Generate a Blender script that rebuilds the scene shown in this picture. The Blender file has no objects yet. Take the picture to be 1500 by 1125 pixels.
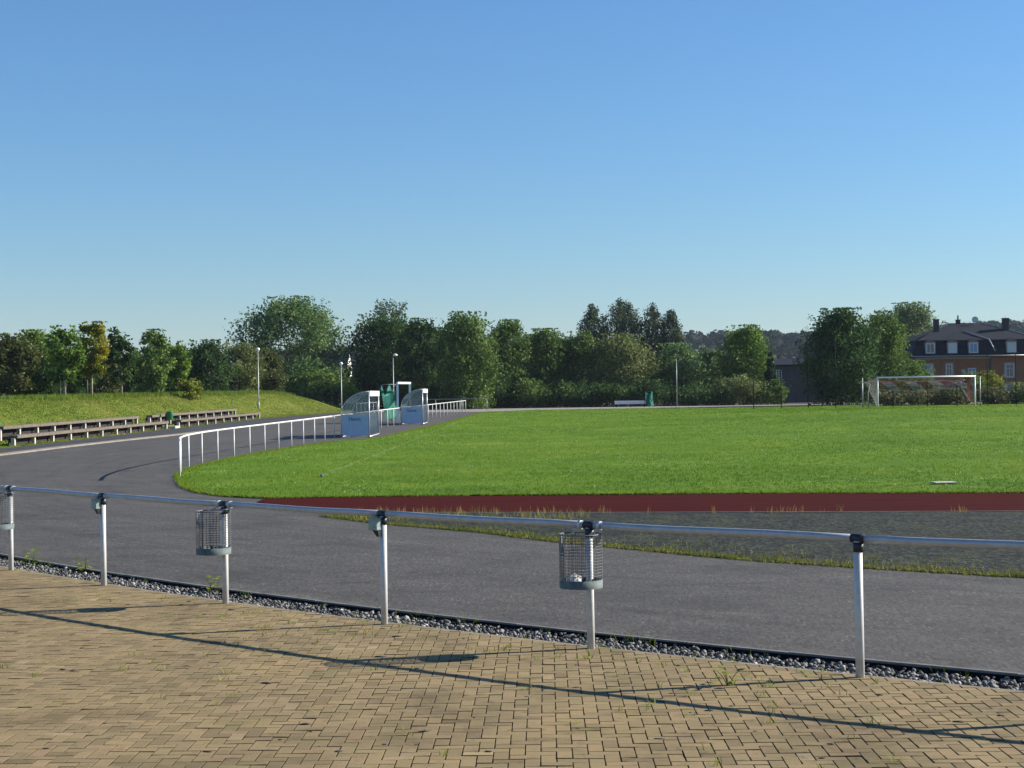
import bpy, bmesh, math, random
import numpy as np
from mathutils import Vector, Matrix
scene = bpy.context.scene
col = scene.collection
R = math.radians
random.seed(7)
rng = np.random.default_rng(11)

# ---------------------------------------------------------------- camera
CAM = Vector((0, 0, 2.25))
PITCH = math.atan(14.5 / 2300.0)
ROLL = R(0.8)
fw = Vector((0, math.cos(PITCH), math.sin(PITCH)))
r0 = Vector((1, 0, 0)); u0 = r0.cross(fw)
rt = r0 * math.cos(ROLL) - u0 * math.sin(ROLL)
up = r0 * math.sin(ROLL) + u0 * math.cos(ROLL)
cam = bpy.data.cameras.new('camera')
cam.sensor_width = 36.0; cam.lens = 2300.0 / 1500.0 * 36.0
cam.clip_start = 0.1; cam.clip_end = 9000
camo = bpy.data.objects.new('camera', cam); col.objects.link(camo)
M4 = Matrix(((rt.x, up.x, -fw.x, CAM.x), (rt.y, up.y, -fw.y, CAM.y), (rt.z, up.z, -fw.z, CAM.z), (0, 0, 0, 1)))
camo.matrix_world = M4
scene.camera = camo

# ---------------------------------------------------------------- sky, sun, exposure
SUN_AZ = math.atan2(0.974, 0.226)      # measured from +Y towards +X
SUN_EL = R(26.5)
world = bpy.data.worlds.new('World'); scene.world = world; world.use_nodes = True
wn = world.node_tree
sky = wn.nodes.new('ShaderNodeTexSky'); sky.sky_type = 'NISHITA'; sky.sun_disc = False
sky.sun_elevation = SUN_EL; sky.sun_rotation = SUN_AZ
sky.altitude = 0; sky.air_density = 1.3; sky.dust_density = 0.0; sky.ozone_density = 10.0
wn.links.new(sky.outputs[0], wn.nodes['Background'].inputs[0])
wn.nodes['Background'].inputs[1].default_value = 0.070
sl = bpy.data.lights.new('sun', 'SUN'); sl.energy = 5.0; sl.angle = R(0.5); sl.color = (1.0, 0.92, 0.80)
so = bpy.data.objects.new('sun', sl); col.objects.link(so)
sd = Vector((math.sin(SUN_AZ) * math.cos(SUN_EL), math.cos(SUN_AZ) * math.cos(SUN_EL), math.sin(SUN_EL)))
so.rotation_euler = sd.to_track_quat('Z', 'Y').to_euler(); so.location = sd * 50
scene.view_settings.view_transform = 'Standard'; scene.view_settings.look = 'None'
scene.view_settings.gamma = 1.0; scene.view_settings.exposure = 1.03
scene.view_settings.use_curve_mapping = False
scene.cycles.max_bounces = 6; scene.cycles.diffuse_bounces = 3; scene.cycles.glossy_bounces = 2; scene.cycles.transmission_bounces = 4; scene.cycles.volume_bounces = 0; scene.cycles.transparent_max_bounces = 8

# ---------------------------------------------------------------- terrain
def sstep(t):
    t = np.clip(t, 0, 1); return t * t * (3 - 2 * t)
def zt(x, y):
    return 0.0065 * np.clip(np.asarray(y, float) - 45, 0, 105) + 0.62 * np.exp(-.5 * ((np.asarray(x, float) - 30) / 15) ** 2 - .5 * ((np.asarray(y, float) - 92) / 20) ** 2)
TOE_Y = [40, 60, 72, 100, 128, 140, 150, 165, 185]
TOE_X = [-26.0, -24.4, -23.5, -22.45, -21.2, -19.2, -17.0, -15.5, -14.5]
def mound(x, y):
    x = np.asarray(x, float); y = np.asarray(y, float)
    s = (np.interp(y, TOE_Y, TOE_X) - x) / 7.0
    return 2.0 * sstep(s) * sstep((y - 25) / 25) * (1 - 0.75 * sstep((y - 150) / 40))
def zg(x, y): return zt(x, y) + mound(x, y)
def zf(x, y): return float(zt(x, y))

# ---------------------------------------------------------------- object helpers
ORG = {}
def setp(o, label=None, cat=None, group=None, kind=None):
    if label: o['label'] = label
    if cat: o['category'] = cat
    if group: o['group'] = group
    if kind: o['kind'] = kind
    return o
def thing(name, loc, label, cat, group=None):
    o = bpy.data.objects.new(name, None); col.objects.link(o); o.location = loc
    o.empty_display_size = 0.2
    ORG[o.name] = Vector(loc); return setp(o, label, cat, group)
def link(name, me, parent=None, loc=None):
    o = bpy.data.objects.new(name, me); col.objects.link(o)
    if parent is not None:
        o.parent = parent; ORG[o.name] = ORG.get(parent.name, Vector((0, 0, 0)))
    if loc is not None: o.location = loc
    return o
def npmesh(name, V, Fc, mat, tint=None, smooth=False):
    """V (n,3); Fc (m,k) uniform polygons"""
    me = bpy.data.meshes.new(name)
    V = np.ascontiguousarray(V, dtype=np.float32); Fc = np.ascontiguousarray(Fc, dtype=np.int32)
    k = Fc.shape[1]
    me.vertices.add(len(V)); me.vertices.foreach_set('co', V.ravel())
    me.loops.add(Fc.size); me.loops.foreach_set('vertex_index', Fc.ravel())
    me.polygons.add(len(Fc)); me.polygons.foreach_set('loop_start', np.arange(len(Fc), dtype=np.int32) * k)
    me.polygons.foreach_set('loop_total', np.full(len(Fc), k, np.int32))
    if tint is not None:
        a = me.attributes.new('tint', 'FLOAT', 'POINT'); a.data.foreach_set('value', np.ascontiguousarray(tint, dtype=np.float32))
    me.update(calc_edges=True); me.validate()
    if smooth: me.polygons.foreach_set('use_smooth', np.ones(len(Fc), bool))
    me.materials.append(mat); return me

class MB:
    def __init__(s): s.v = []; s.f = []; s.sm = []; s.t = []; s.d = {}
    def add(s, vs, fs, smooth=False, t=0.0):
        b = len(s.v); s.v += [tuple(v) for v in vs]; s.t += [t] * len(vs)
        for f in fs: s.f.append([b + i for i in f]); s.sm.append(smooth)
    def box(s, c, d, rz=0.0, m=None, t=0.0, bev=0.0):
        hx, hy, hz = d[0] / 2, d[1] / 2, d[2] / 2; vs = []
        cr, sr = math.cos(rz), math.sin(rz)
        if bev:
            b = bev; ring = []
            for (z, i) in ((-hz, b), (-hz + b, 0), (hz - b, 0), (hz, b)):
                for (sx, sy) in ((-1, -1), (1, -1), (1, 1), (-1, 1)):
                    ring.append(Vector((sx * (hx - i), sy * (hy - i), z)))
            fs = [(3, 2, 1, 0), (12, 13, 14, 15)]
            for k in range(3):
                for j in range(4): fs.append((k * 4 + j, k * 4 + (j + 1) % 4, k * 4 + 4 + (j + 1) % 4, k * 4 + 4 + j))
            vs = ring
        else:
            vs = [Vector((sx * hx, sy * hy, sz * hz)) for sz in (-1, 1) for (sx, sy) in ((-1, -1), (1, -1), (1, 1), (-1, 1))]
            fs = [(3, 2, 1, 0), (4, 5, 6, 7), (0, 1, 5, 4), (1, 2, 6, 5), (2, 3, 7, 6), (3, 0, 4, 7)]
        out = []
        for v in vs:
            if m is not None: v = m @ v
            else: v = Vector((v.x * cr - v.y * sr, v.x * sr + v.y * cr, v.z))
            out.append((v.x + c[0], v.y + c[1], v.z + c[2]))
        s.add(out, fs, False, t); return s
    def bar(s, a, b, w, h):
        """rectangular bar from a to b, w across (horizontal), h up"""
        a = Vector(a); b = Vector(b); d = (b - a); L = d.length; d.normalize()
        side = d.cross(Vector((0, 0, 1)))
        if side.length < 1e-4: side = Vector((1, 0, 0))
        side.normalize(); upv = side.cross(d)
        m = Matrix((side, d, upv)).transposed()
        return s.box((a + b) / 2, (w, L, h), m=m)
    def tube(s, pts, r, n=8, cap=True, smooth=True, t=0.0):
        pts = [Vector(p) for p in pts]; rs = r if isinstance(r, (list, tuple)) else [r] * len(pts)
        vs = []; fs = []; ref = None
        for i, p in enumerate(pts):
            if i == 0: d = pts[1] - p
            elif i == len(pts) - 1: d = p - pts[i - 1]
            else: d = (pts[i + 1] - p).normalized() + (p - pts[i - 1]).normalized()
            d.normalize()
            if ref is None:
                ref = Vector((0, 0, 1)) if abs(d.z) < .9 else Vector((1, 0, 0))
            a = d.cross(ref); 
            if a.length < 1e-5: a = d.orthogonal()
            a.normalize(); b = a.cross(d).normalized(); ref = b
            for k in range(n):
                an = 2 * math.pi * k / n
                vs.append(p + a * (rs[i] * math.cos(an)) + b * (rs[i] * math.sin(an)))
        for i in range(len(pts) - 1):
            for k in range(n):
                fs.append((i * n + k, i * n + (k + 1) % n, (i + 1) * n + (k + 1) % n, (i + 1) * n + k))
        s.add(vs, fs, smooth, t)
        if cap:
            b = len(s.v) - len(vs)
            s.f.append([b + k for k in range(n)][::-1]); s.sm.append(False)
            s.f.append([b + (len(pts) - 1) * n + k for k in range(n)]); s.sm.append(False)
        return s
    def lathe(s, prof, c, n=16, smooth=True):
        vs = []; fs = []
        for (r, z) in prof:
            for k in range(n):
                an = 2 * math.pi * k / n; vs.append((c[0] + r * math.cos(an), c[1] + r * math.sin(an), c[2] + z))
        for i in range(len(prof) - 1):
            for k in range(n): fs.append((i * n + k, i * n + (k + 1) % n, (i + 1) * n + (k + 1) % n, (i + 1) * n + k))
        s.add(vs, fs, smooth); return s
    def mesh(s, name, mat, org=None):
        me = bpy.data.meshes.new(name)
        o = org or Vector((0, 0, 0))
        me.from_pydata([(v[0] - o[0], v[1] - o[1], v[2] - o[2]) for v in s.v], [], s.f)
        me.polygons.foreach_set('use_smooth', s.sm)
        a = me.attributes.new('tint', 'FLOAT', 'POINT'); a.data.foreach_set('value', s.t)
        if s.d:
            da = [0.0] * len(s.v)
            for k_, v_ in s.d.items(): da[k_] = v_
            a = me.attributes.new('dirt', 'FLOAT', 'POINT'); a.data.foreach_set('value', da)
        me.materials.append(mat); me.update(); return me
    def build(s, name, mat, parent=None):
        return link(name, s.mesh(name, mat, ORG.get(parent.name) if parent is not None else None), parent)

# ---------------------------------------------------------------- materials
def nodes(name):
    m = bpy.data.materials.new(name); m.use_nodes = True
    nt = m.node_tree; return m, nt, nt.nodes['Principled BSDF']
def noise(nt, scale, detail=4, rough=.6, vec=None, dist=0.0):
    n = nt.nodes.new('ShaderNodeTexNoise'); n.inputs['Scale'].default_value = scale
    n.inputs['Detail'].default_value = detail; n.inputs['Roughness'].default_value = rough; n.inputs['Distortion'].default_value = dist
    if vec is not None: nt.links.new(vec, n.inputs['Vector'])
    return n.outputs[0]
def ramp(nt, fac, stops):
    r = nt.nodes.new('ShaderNodeValToRGB'); e = r.color_ramp.elements
    while len(e) < len(stops): e.new(0.5)
    for i, (p, c) in enumerate(stops):
        e[i].position = p; e[i].color = (*c, 1) if len(c) == 3 else c
    nt.links.new(fac, r.inputs[0]); return r.outputs[0]
def mix(nt, fac, a, b, mode='MIX'):
    n = nt.nodes.new('ShaderNodeMix'); n.data_type = 'RGBA'; n.blend_type = mode
    for sock, v in ((n.inputs[0], fac), (n.inputs[6], a), (n.inputs[7], b)):
        if isinstance(v, (int, float)): sock.default_value = v
        elif isinstance(v, tuple): sock.default_value = (*v, 1)
        else: nt.links.new(v, sock)
    return n.outputs[2]
def math2(nt, op, a, b):
    n = nt.nodes.new('ShaderNodeMath'); n.operation = op
    for sock, v in ((n.inputs[0], a), (n.inputs[1], b)):
        if isinstance(v, (int, float)): sock.default_value = v
        else: nt.links.new(v, sock)
    return n.outputs[0]
def pos(nt, scale=(1, 1, 1), rot=(0, 0, 0), obj=False):
    if obj: src = nt.nodes.new('ShaderNodeTexCoord').outputs['Object']
    else: src = nt.nodes.new('ShaderNodeNewGeometry').outputs['Position']
    mp = nt.nodes.new('ShaderNodeMapping'); mp.inputs['Scale'].default_value = scale; mp.inputs['Rotation'].default_value = rot
    nt.links.new(src, mp.inputs[0]); return mp.outputs[0]
def bump(nt, bs, h, strength, dist):
    b = nt.nodes.new('ShaderNodeBump'); b.inputs['Strength'].default_value = strength; b.inputs['Distance'].default_value = dist
    nt.links.new(h, b.inputs['Height']); nt.links.new(b.outputs[0], bs.inputs['Normal'])
def attr(nt, name, typ='GEOMETRY'):
    a = nt.nodes.new('ShaderNodeAttribute'); a.attribute_name = name; a.attribute_type = typ; return a.outputs['Fac']
def simple(name, c, rough=.6, metal=0.0, var=.12, scale=9.0, bmp=0.0, bscale=60, obj=True, spec=.5):
    m, nt, bs = nodes(name); p = pos(nt, obj=obj)
    f = noise(nt, scale, 5, .65, p)
    lo = tuple(max(0, x * (1 - var * 1.6)) for x in c); hi = tuple(min(1, x * (1 + var)) for x in c)
    nt.links.new(ramp(nt, f, [(.3, lo), (.7, hi)]), bs.inputs['Base Color'])
    bs.inputs['Roughness'].default_value = rough; bs.inputs['Metallic'].default_value = metal
    bs.inputs['Specular IOR Level'].default_value = spec
    if bmp: bump(nt, bs, noise(nt, bscale, 4, .6, p), bmp, .01)
    return m
def foliage(name, lo, mid, hi, trans=.25):
    m, nt, bs = nodes(name)
    t = attr(nt, 'tint')
    c = ramp(nt, t, [(0.0, lo), (.5, mid), (1.0, hi)])
    nt.links.new(c, bs.inputs['Base Color']); bs.inputs['Roughness'].default_value = .6
    bs.inputs['Specular IOR Level'].default_value = .08
    tr = nt.nodes.new('ShaderNodeBsdfTranslucent'); nt.links.new(c, tr.inputs[0])
    mx = nt.nodes.new('ShaderNodeMixShader'); mx.inputs[0].default_value = trans
    nt.links.new(bs.outputs[0], mx.inputs[1]); nt.links.new(tr.outputs[0], mx.inputs[2])
    nt.links.new(mx.outputs[0], nt.nodes['Material Output'].inputs[0]); return m
MAT = {}
# asphalt: speckle, long faint streaks, darker stains
def asphalt(name, base, seed):
    m, nt, bs = nodes(name)
    p = pos(nt)
    pg_ = pos(nt, (1, .30, 1))
    vo = nt.nodes.new('ShaderNodeTexVoronoi'); vo.inputs['Scale'].default_value = 48; nt.links.new(pg_, vo.inputs['Vector'])
    sp = ramp(nt, vo.outputs['Color'], [(.05, tuple(b * .55 for b in base)), (.5, base), (.88, tuple(b * 1.35 for b in base)), (1.0, tuple(b * 2.6 for b in base))])
    # faint paving seams and tyre tracks that follow the bend of the track
    ge = nt.nodes.new('ShaderNodeNewGeometry'); sv = nt.nodes.new('ShaderNodeSeparateXYZ'); nt.links.new(ge.outputs['Position'], sv.inputs[0])
    dx = math2(nt, 'SUBTRACT', sv.outputs[0], 38.344); dy = math2(nt, 'SUBTRACT', sv.outputs[1], 60.396)
    th_ = math2(nt, 'ARCTAN2', dy, dx); rr_ = math2(nt, 'SQRT', math2(nt, 'ADD', math2(nt, 'MULTIPLY', dx, dx), math2(nt, 'MULTIPLY', dy, dy)), 0)
    cb = nt.nodes.new('ShaderNodeCombineXYZ'); nt.links.new(math2(nt, 'MULTIPLY', th_, 9.0), cb.inputs[0]); nt.links.new(math2(nt, 'MULTIPLY', rr_, 1.6), cb.inputs[1])
    tr_ = ramp(nt, noise(nt, 1.0, 6, .62, cb.outputs[0], .25), [(.30, (.70,) * 3), (.46, (.97,) * 3), (.60, (1.08,) * 3), (.72, (1.38,) * 3)])
    sp = mix(nt, 1.0, sp, tr_, 'MULTIPLY')
    cb2 = nt.nodes.new('ShaderNodeCombineXYZ'); nt.links.new(math2(nt, 'MULTIPLY', th_, 34.0), cb2.inputs[0]); nt.links.new(math2(nt, 'MULTIPLY', rr_, 2.6), cb2.inputs[1])
    sc_ = ramp(nt, noise(nt, 1.0, 7, .7, cb2.outputs[0], .8), [(.29, (.55,) * 3), (.40, (1,) * 3), (.66, (1,) * 3), (.76, (1.25,) * 3)])
    sp = mix(nt, .9, sp, sc_, 'MULTIPLY')
    ps = pos(nt, (.35, .6, 1), (0, 0, R(38 + seed)))
    st = ramp(nt, noise(nt, 1.5, 8, .66, ps, .5), [(.30, (.66,) * 3), (.5, (1,) * 3), (.72, (1.2,) * 3)])
    c = mix(nt, 1.0, sp, st, 'MULTIPLY')
    pa = pos(nt, (.45, 1.3, 1), (0, 0, R(34)))
    da = ramp(nt, noise(nt, .8, 9, .72, pa, 1.6), [(.30, (.50,) * 3), (.43, (1,) * 3)])
    c = mix(nt, .75, c, da, 'MULTIPLY')
    nt.links.new(c, bs.inputs['Base Color']); bs.inputs['Roughness'].default_value = .78
    bs.inputs['Specular IOR Level'].default_value = .35
    bump(nt, bs, noise(nt, 170, 3, .7, p), .9, .006); return m
MAT['asphalt'] = asphalt('asphalt', (.071, .0655, .057), 0)
MAT['asphalt_dark'] = asphalt('asphalt_dark', (.046, .0445, .044), 20)
def tartan():
    m, nt, bs = nodes('red_track'); p = pos(nt)
    c = ramp(nt, noise(nt, 160, 3, .7, p), [(.3, (.036, .0060, .0055)), (.7, (.068, .0115, .0105))])
    l = ramp(nt, noise(nt, .8, 5, .6, pos(nt, (.3, 1.5, 1))), [(.3, (.75,) * 3), (.7, (1.15,) * 3)])
    nt.links.new(mix(nt, 1.0, c, l, 'MULTIPLY'), bs.inputs['Base Color'])
    bs.inputs['Roughness'].default_value = 1.0; bs.inputs['Specular IOR Level'].default_value = .03
    bump(nt, bs, noise(nt, 200, 2, .6, p), .5, .004); return m
MAT['tartan'] = tartan()
def cinder():
    m, nt, bs = nodes('grey_gravel'); p = pos(nt)
    v = nt.nodes.new('ShaderNodeTexVoronoi'); v.inputs['Scale'].default_value = 20; nt.links.new(pos(nt, (1, .62, 1)), v.inputs['Vector'])
    c = ramp(nt, v.outputs['Color'], [(.1, (.008, .010, .009)), (.55, (.022, .026, .023)), (.95, (.060, .068, .058))])
    g = noise(nt, 1.3, 6, .7, p)
    c = mix(nt, ramp(nt, g, [(.5, (0,) * 3), (.72, (.55,) * 3)]), c, (.07, .085, .03))
    nt.links.new(c, bs.inputs['Base Color']); bs.inputs['Roughness'].default_value = .95; bs.inputs['Specular IOR Level'].default_value = .12
    bump(nt, bs, v.outputs['Distance'], .8, .012); return m
MAT['cinder'] = cinder()
def turf(name, lo, mid, hi, bmp):
    m, nt, bs = nodes(name); p = pos(nt)
    f = noise(nt, .3, 8, .68, pos(nt, (.8, .8, 1)))
    g = noise(nt, 24, 5, .75, p)
    c1 = ramp(nt, f, [(.3, lo), (.5, mid), (.72, hi)])
    c2 = ramp(nt, g, [(.3, (.55,) * 3), (.5, (1,) * 3), (.75, (1.5,) * 3)])
    nt.links.new(mix(nt, 1.0, c1, c2, 'MULTIPLY'), bs.inputs['Base Color'])
    bs.inputs['Roughness'].default_value = .9; bs.inputs['Specular IOR Level'].default_value = .1
    bump(nt, bs, g, 1.0, bmp); return m
MAT['turf'] = turf('turf', (.062, .135, .010), (.092, .18, .013), (.155, .235, .02), .05)
MAT['meadow'] = turf('meadow', (.085, .135, .018), (.14, .18, .028), (.24, .215, .05), .08)
MAT['grass_blade'] = foliage('grass_blade', (.064, .142, .010), (.128, .218, .016), (.28, .335, .05), .35)
MAT['dry_grass'] = foliage('dry_grass', (.06, .11, .012), (.20, .20, .04), (.42, .32, .12), .3)
MAT['meadow_blade'] = foliage('meadow_blade', (.075, .155, .014), (.165, .215, .028), (.33, .30, .085), .35)
MAT['clover'] = foliage('clover_flower', (.30, .34, .16), (.42, .45, .26), (.58, .58, .42), .3)
MAT['weed'] = foliage('weed', (.06, .12, .012), (.15, .21, .02), (.30, .32, .07), .35)
LEAF = {
 'dark': ((.015, .036, .012), (.044, .095, .026), (.118, .190, .052)),
 'horn': ((.028, .062, .014), (.092, .165, .034), (.25, .33, .080)),
 'mid': ((.034, .072, .016), (.105, .180, .038), (.235, .315, .080)),
 'lime': ((.0352, .0800, .0128), (.1040, .1840, .0288), (.2240, .3200, .0480)),
 'yellow': ((.06, .10, .012), (.20, .21, .018), (.40, .32, .03)),
 'gold': ((.0800, .1200, .0160), (.2080, .2400, .0320), (.3840, .3520, .0560)),
 'olive': ((.050, .072, .020), (.145, .180, .058), (.30, .32, .12)),
 'brown': ((.032, .048, .014), (.085, .108, .034), (.175, .170, .062)),
 'silver': ((.038, .084, .026), (.115, .195, .062), (.27, .35, .15)),
 'pale': ((.0480, .0880, .0320), (.1360, .2000, .0768), (.3200, .3760, .1920)),
 'birch': ((.0256, .0480, .0256), (.0640, .0960, .0528), (.1600, .1840, .1056)),
 'wisp': ((.0288, .0576, .0256), (.0832, .1200, .0576), (.1920, .2240, .1280)),
 'conifer': ((.0096, .0256, .0128), (.0224, .0544, .0224), (.0480, .0928, .0352)),
 'scrub': ((.0480, .0576, .0224), (.1152, .1200, .0512), (.2400, .2080, .1040)),
 'forest': ((.006, .014, .011), (.011, .025, .019), (.020, .040, .028)),  # leaf green shifted to blue, distance haze put into the colour
}
for k, (a, b, c) in LEAF.items(): MAT['leaf_' + k] = foliage('leaf_' + k, a, b, c, .30)
MAT['bark'] = simple('bark', (.085, .07, .052), .9, 0, .35, 6, .8, 30)
MAT['birch_bark'] = simple('birch_bark', (.42, .40, .36), .85, 0, .5, 8, .4, 30)
MAT['stake'] = simple('pale_stake', (.34, .30, .21), .85, 0, .2, 8, .3)
def paver():
    m, nt, bs = nodes('paver'); p = pos(nt)
    t = math2(nt, 'ADD', attr(nt, 'tint'), attr(nt, 'tint', 'OBJECT'))
    c = ramp(nt, t, [(0, (.172, .130, .068)), (.3, (.218, .166, .086)), (.6, (.258, .196, .100)), (.85, (.270, .188, .103)), (1, (.305, .250, .138))])
    g = ramp(nt, noise(nt, 210, 4, .75, p), [(.28, (.55,) * 3), (.5, (1,) * 3), (.74, (1.35,) * 3)])
    c = mix(nt, 1.0, c, g, 'MULTIPLY')
    s = ramp(nt, noise(nt, .75, 8, .66, p, .5), [(.28, (.58, .57, .56)), (.49, (.97,) * 3), (.72, (1.12, 1.10, 1.03))])
    c = mix(nt, 1.0, c, s, 'MULTIPLY')
    s2 = ramp(nt, noise(nt, 6.5, 6, .7, p), [(.30, (.62, .61, .6)), (.45, (1,) * 3)])
    c = mix(nt, .95, c, s2, 'MULTIPLY')
    mo = ramp(nt, noise(nt, 1.7, 6, .7, pos(nt, (1, 1, 1), (0, 0, 1))), [(.52, (0,) * 3), (.72, (.45,) * 3)])
    c = mix(nt, mo, c, (.14, .13, .045))
    bl = nt.nodes.new('ShaderNodeTexVoronoi'); bl.inputs['Scale'].default_value = 2.1; nt.links.new(pos(nt, (1, .7, 1)), bl.inputs['Vector'])
    bf = math2(nt, 'ADD', bl.outputs['Distance'], math2(nt, 'MULTIPLY', noise(nt, 30, 3, .6, p), .05))
    c = mix(nt, ramp(nt, bf, [(.045, (.85,) * 3), (.075, (0,) * 3)]), c, (.035, .03, .022))
    c = mix(nt, attr(nt, 'dirt'), c, (.045, .034, .02))
    nt.links.new(c, bs.inputs['Base Color']); bs.inputs['Roughness'].default_value = .9; bs.inputs['Specular IOR Level'].default_value = .2
    bump(nt, bs, noise(nt, 240, 4, .7, p), .5, .003); return m
MAT['paver'] = paver()
def joint():
    m, nt, bs = nodes('joint_sand'); p = pos(nt)
    c = ramp(nt, noise(nt, 2.2, 6, .7, p), [(.35, (.024, .018, .011)), (.55, (.038, .03, .018)), (.7, (.04, .05, .014))])
    nt.links.new(c, bs.inputs['Base Color']); bs.inputs['Roughness'].default_value = 1
    bump(nt, bs, noise(nt, 120, 4, .7, p), .8, .01); return m
MAT['joint'] = joint()
MAT['kerb'] = simple('kerb_concrete', (.15, .143, .132), .85, 0, .25, 5, .4, 90, obj=False)
MAT['lane'] = simple('faded_lane_paint', (.11, .05, .045), .95, 0, .2, 3, obj=False, spec=.05)
MAT['kerb_shade'] = simple('kerb_shade_black', (.008, .008, .009), .9, 0, .3, 9, obj=False, spec=.15)  # near-black, stands for the deep shade on the kerb face
MAT['kerb_warm'] = simple('kerb_warm_concrete', (.22, .195, .155), .88, 0, .22, 1.5, .3, 80, obj=False)
MAT['soil'] = simple('gravel_bed_soil', (.040, .037, .033), 1, 0, .4, 14, .8, 60, obj=False)
def stone():
    m, nt, bs = nodes('crushed_stone')
    c = ramp(nt, attr(nt, 'tint'), [(0, (.035, .034, .034)), (.45, (.12, .115, .108)), (.8, (.26, .25, .235)), (1, (.50, .48, .45))])
    g = ramp(nt, noise(nt, 60, 4, .7, pos(nt)), [(.3, (.7,) * 3), (.7, (1.2,) * 3)])
    nt.links.new(mix(nt, 1.0, c, g, 'MULTIPLY'), bs.inputs['Base Color']); bs.inputs['Roughness'].default_value = .8; return m
MAT['stone'] = stone()
MAT['path_gravel'] = simple('pale_path_gravel', (.23, .21, .185), .95, 0, .25, 2, .5, 40, obj=False)
MAT['rail'] = simple('aluminium_rail', (.42, .43, .44), .48, .4, .10, 14, .08, 120)
MAT['post'] = simple('painted_aluminium_post', (.52, .52, .505), .5, .1, .12, 11, .05, 120)
MAT['white_rail'] = simple('white_rail_paint', (.62, .62, .60), .45, .0, .08, 6)
MAT['clamp'] = simple('dark_cast_clamp', (.03, .034, .042), .45, .5, .3, 25)
MAT['galv'] = simple('galvanised_wire', (.14, .15, .155), .55, .4, .2, 20)
MAT['band'] = simple('grey_green_sheet', (.10, .13, .127), .75, .0, .25, 12)
MAT['box_green'] = simple('grey_green_box', (.22, .31, .285), .42, .1, .18, 20)
MAT['bin_green'] = simple('green_bin_paint', (.025, .16, .065), .4, 0, .15, 6)
MAT['litter'] = simple('litter_bag', (.45, .44, .42), .5, 0, .3, 30, .5, 40)
MAT['plank'] = simple('weathered_plank', (.13, .105, .085), .9, 0, .3, 7, .5, 40)
MAT['seat_shade'] = simple('seat_shade_black', (.022, .017, .014), .95, 0, .3, 7)  # near-black, paints the shadow under the bench seats
MAT['leg'] = simple('pale_concrete_leg', (.46, .43, .37), .9, 0, .18, 6, .3, 60)
MAT['panel_blue'] = simple('light_blue_panel', (.36, .50, .66), .4, 0, .06, 3)
MAT['panel_grey'] = simple('grey_blue_panel', (.44, .48, .50), .5, 0, .10, 3)
MAT['sign_white'] = simple('white_fascia', (.72, .73, .72), .45, 0, .06, 5)
MAT['letter'] = simple('dark_blue_lettering', (.012, .03, .10), .5, 0, .05, 5)
MAT['frame_alu'] = simple('aluminium_frame', (.55, .56, .57), .38, .5, .08, 8)
MAT['white_paint'] = simple('white_goal_paint', (.80, .80, .78), .4, 0, .05, 4)
MAT['net_red'] = simple('red_net_cord', (.16, .028, .03), .9, 0, .2, 10)
MAT['net_white'] = simple('white_net_cord', (.40, .34, .32), .9, 0, .15, 10)
MAT['net_green'] = simple('green_net_cord', (.012, .20, .14), .8, 0, .25, 10)
MAT['dark_steel'] = simple('dark_green_steel', (.010, .015, .015), .9, 0, .2, 8, spec=.1)
MAT['grey_steel'] = simple('grey_steel', (.30, .32, .32), .5, .4, .12, 8)
MAT['lamp_glass'] = simple('opal_lamp_glass', (.72, .73, .72), .25, 0, .04, 6)
MAT['brick_wall'] = simple('orange_brown_render', (.27, .115, .056), .9, 0, .10, 2.2, .3, 60)
MAT['mauve_wall'] = simple('grey_mauve_render', (.085, .07, .078), .9, 0, .12, 1.2, .3, 60)
MAT['white_wall'] = simple('white_render', (.78, .78, .76), .9, 0, .05, 1.2)
MAT['slate'] = simple('dark_slate', (.006, .012, .023), .8, 0, .3, 5, .5, 18, spec=.2)
MAT['zinc'] = simple('zinc_flashing', (.34, .36, .38), .4, .5, .12, 4)
MAT['frame_white'] = simple('window_frame_paint', (.58, .60, .60), .5, 0, .06, 4)
MAT['stone_trim'] = simple('pale_stone_trim', (.42, .36, .30), .85, 0, .12, 4)
MAT['chimney'] = simple('dark_chimney_brick', (.05, .042, .045), .9, 0, .3, 6, .4)
def glass(name, c, rough=.05):
    m, nt, bs = nodes(name); bs.inputs['Base Color'].default_value = (*c, 1)
    bs.inputs['Roughness'].default_value = rough; bs.inputs['Specular IOR Level'].default_value = .8
    nt.links.new(ramp(nt, noise(nt, 1.7, 3, .5, pos(nt)), [(.3, tuple(x * .7 for x in c)), (.7, tuple(x * 1.3 for x in c))]), bs.inputs['Base Color']); return m
MAT['pane'] = glass('window_pane', (.035, .055, .085))
MAT['pane_blue'] = glass('blue_window_pane', (.08, .20, .42), .15)
def clear():
    m, nt, bs = nodes('clear_polycarbonate')
    bs.inputs['Base Color'].default_value = (.22, .27, .26, 1); bs.inputs['Roughness'].default_value = .35
    f = ramp(nt, noise(nt, 1.5, 5, .6, pos(nt, obj=True)), [(.3, (.26,) * 3), (.7, (.46,) * 3)])
    nt.links.new(f, bs.inputs['Alpha']); return m
MAT['clear'] = clear()
def chalk():
    m, nt, bs = nodes('worn_chalk'); bs.inputs['Base Color'].default_value = (.5, .56, .36, 1); bs.inputs['Roughness'].default_value = 1
    f = ramp(nt, noise(nt, 9, 6, .8, pos(nt)), [(.42, (0,) * 3), (.66, (.28,) * 3)])
    nt.links.new(f, bs.inputs['Alpha']); return m
MAT['chalk'] = chalk()
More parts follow.
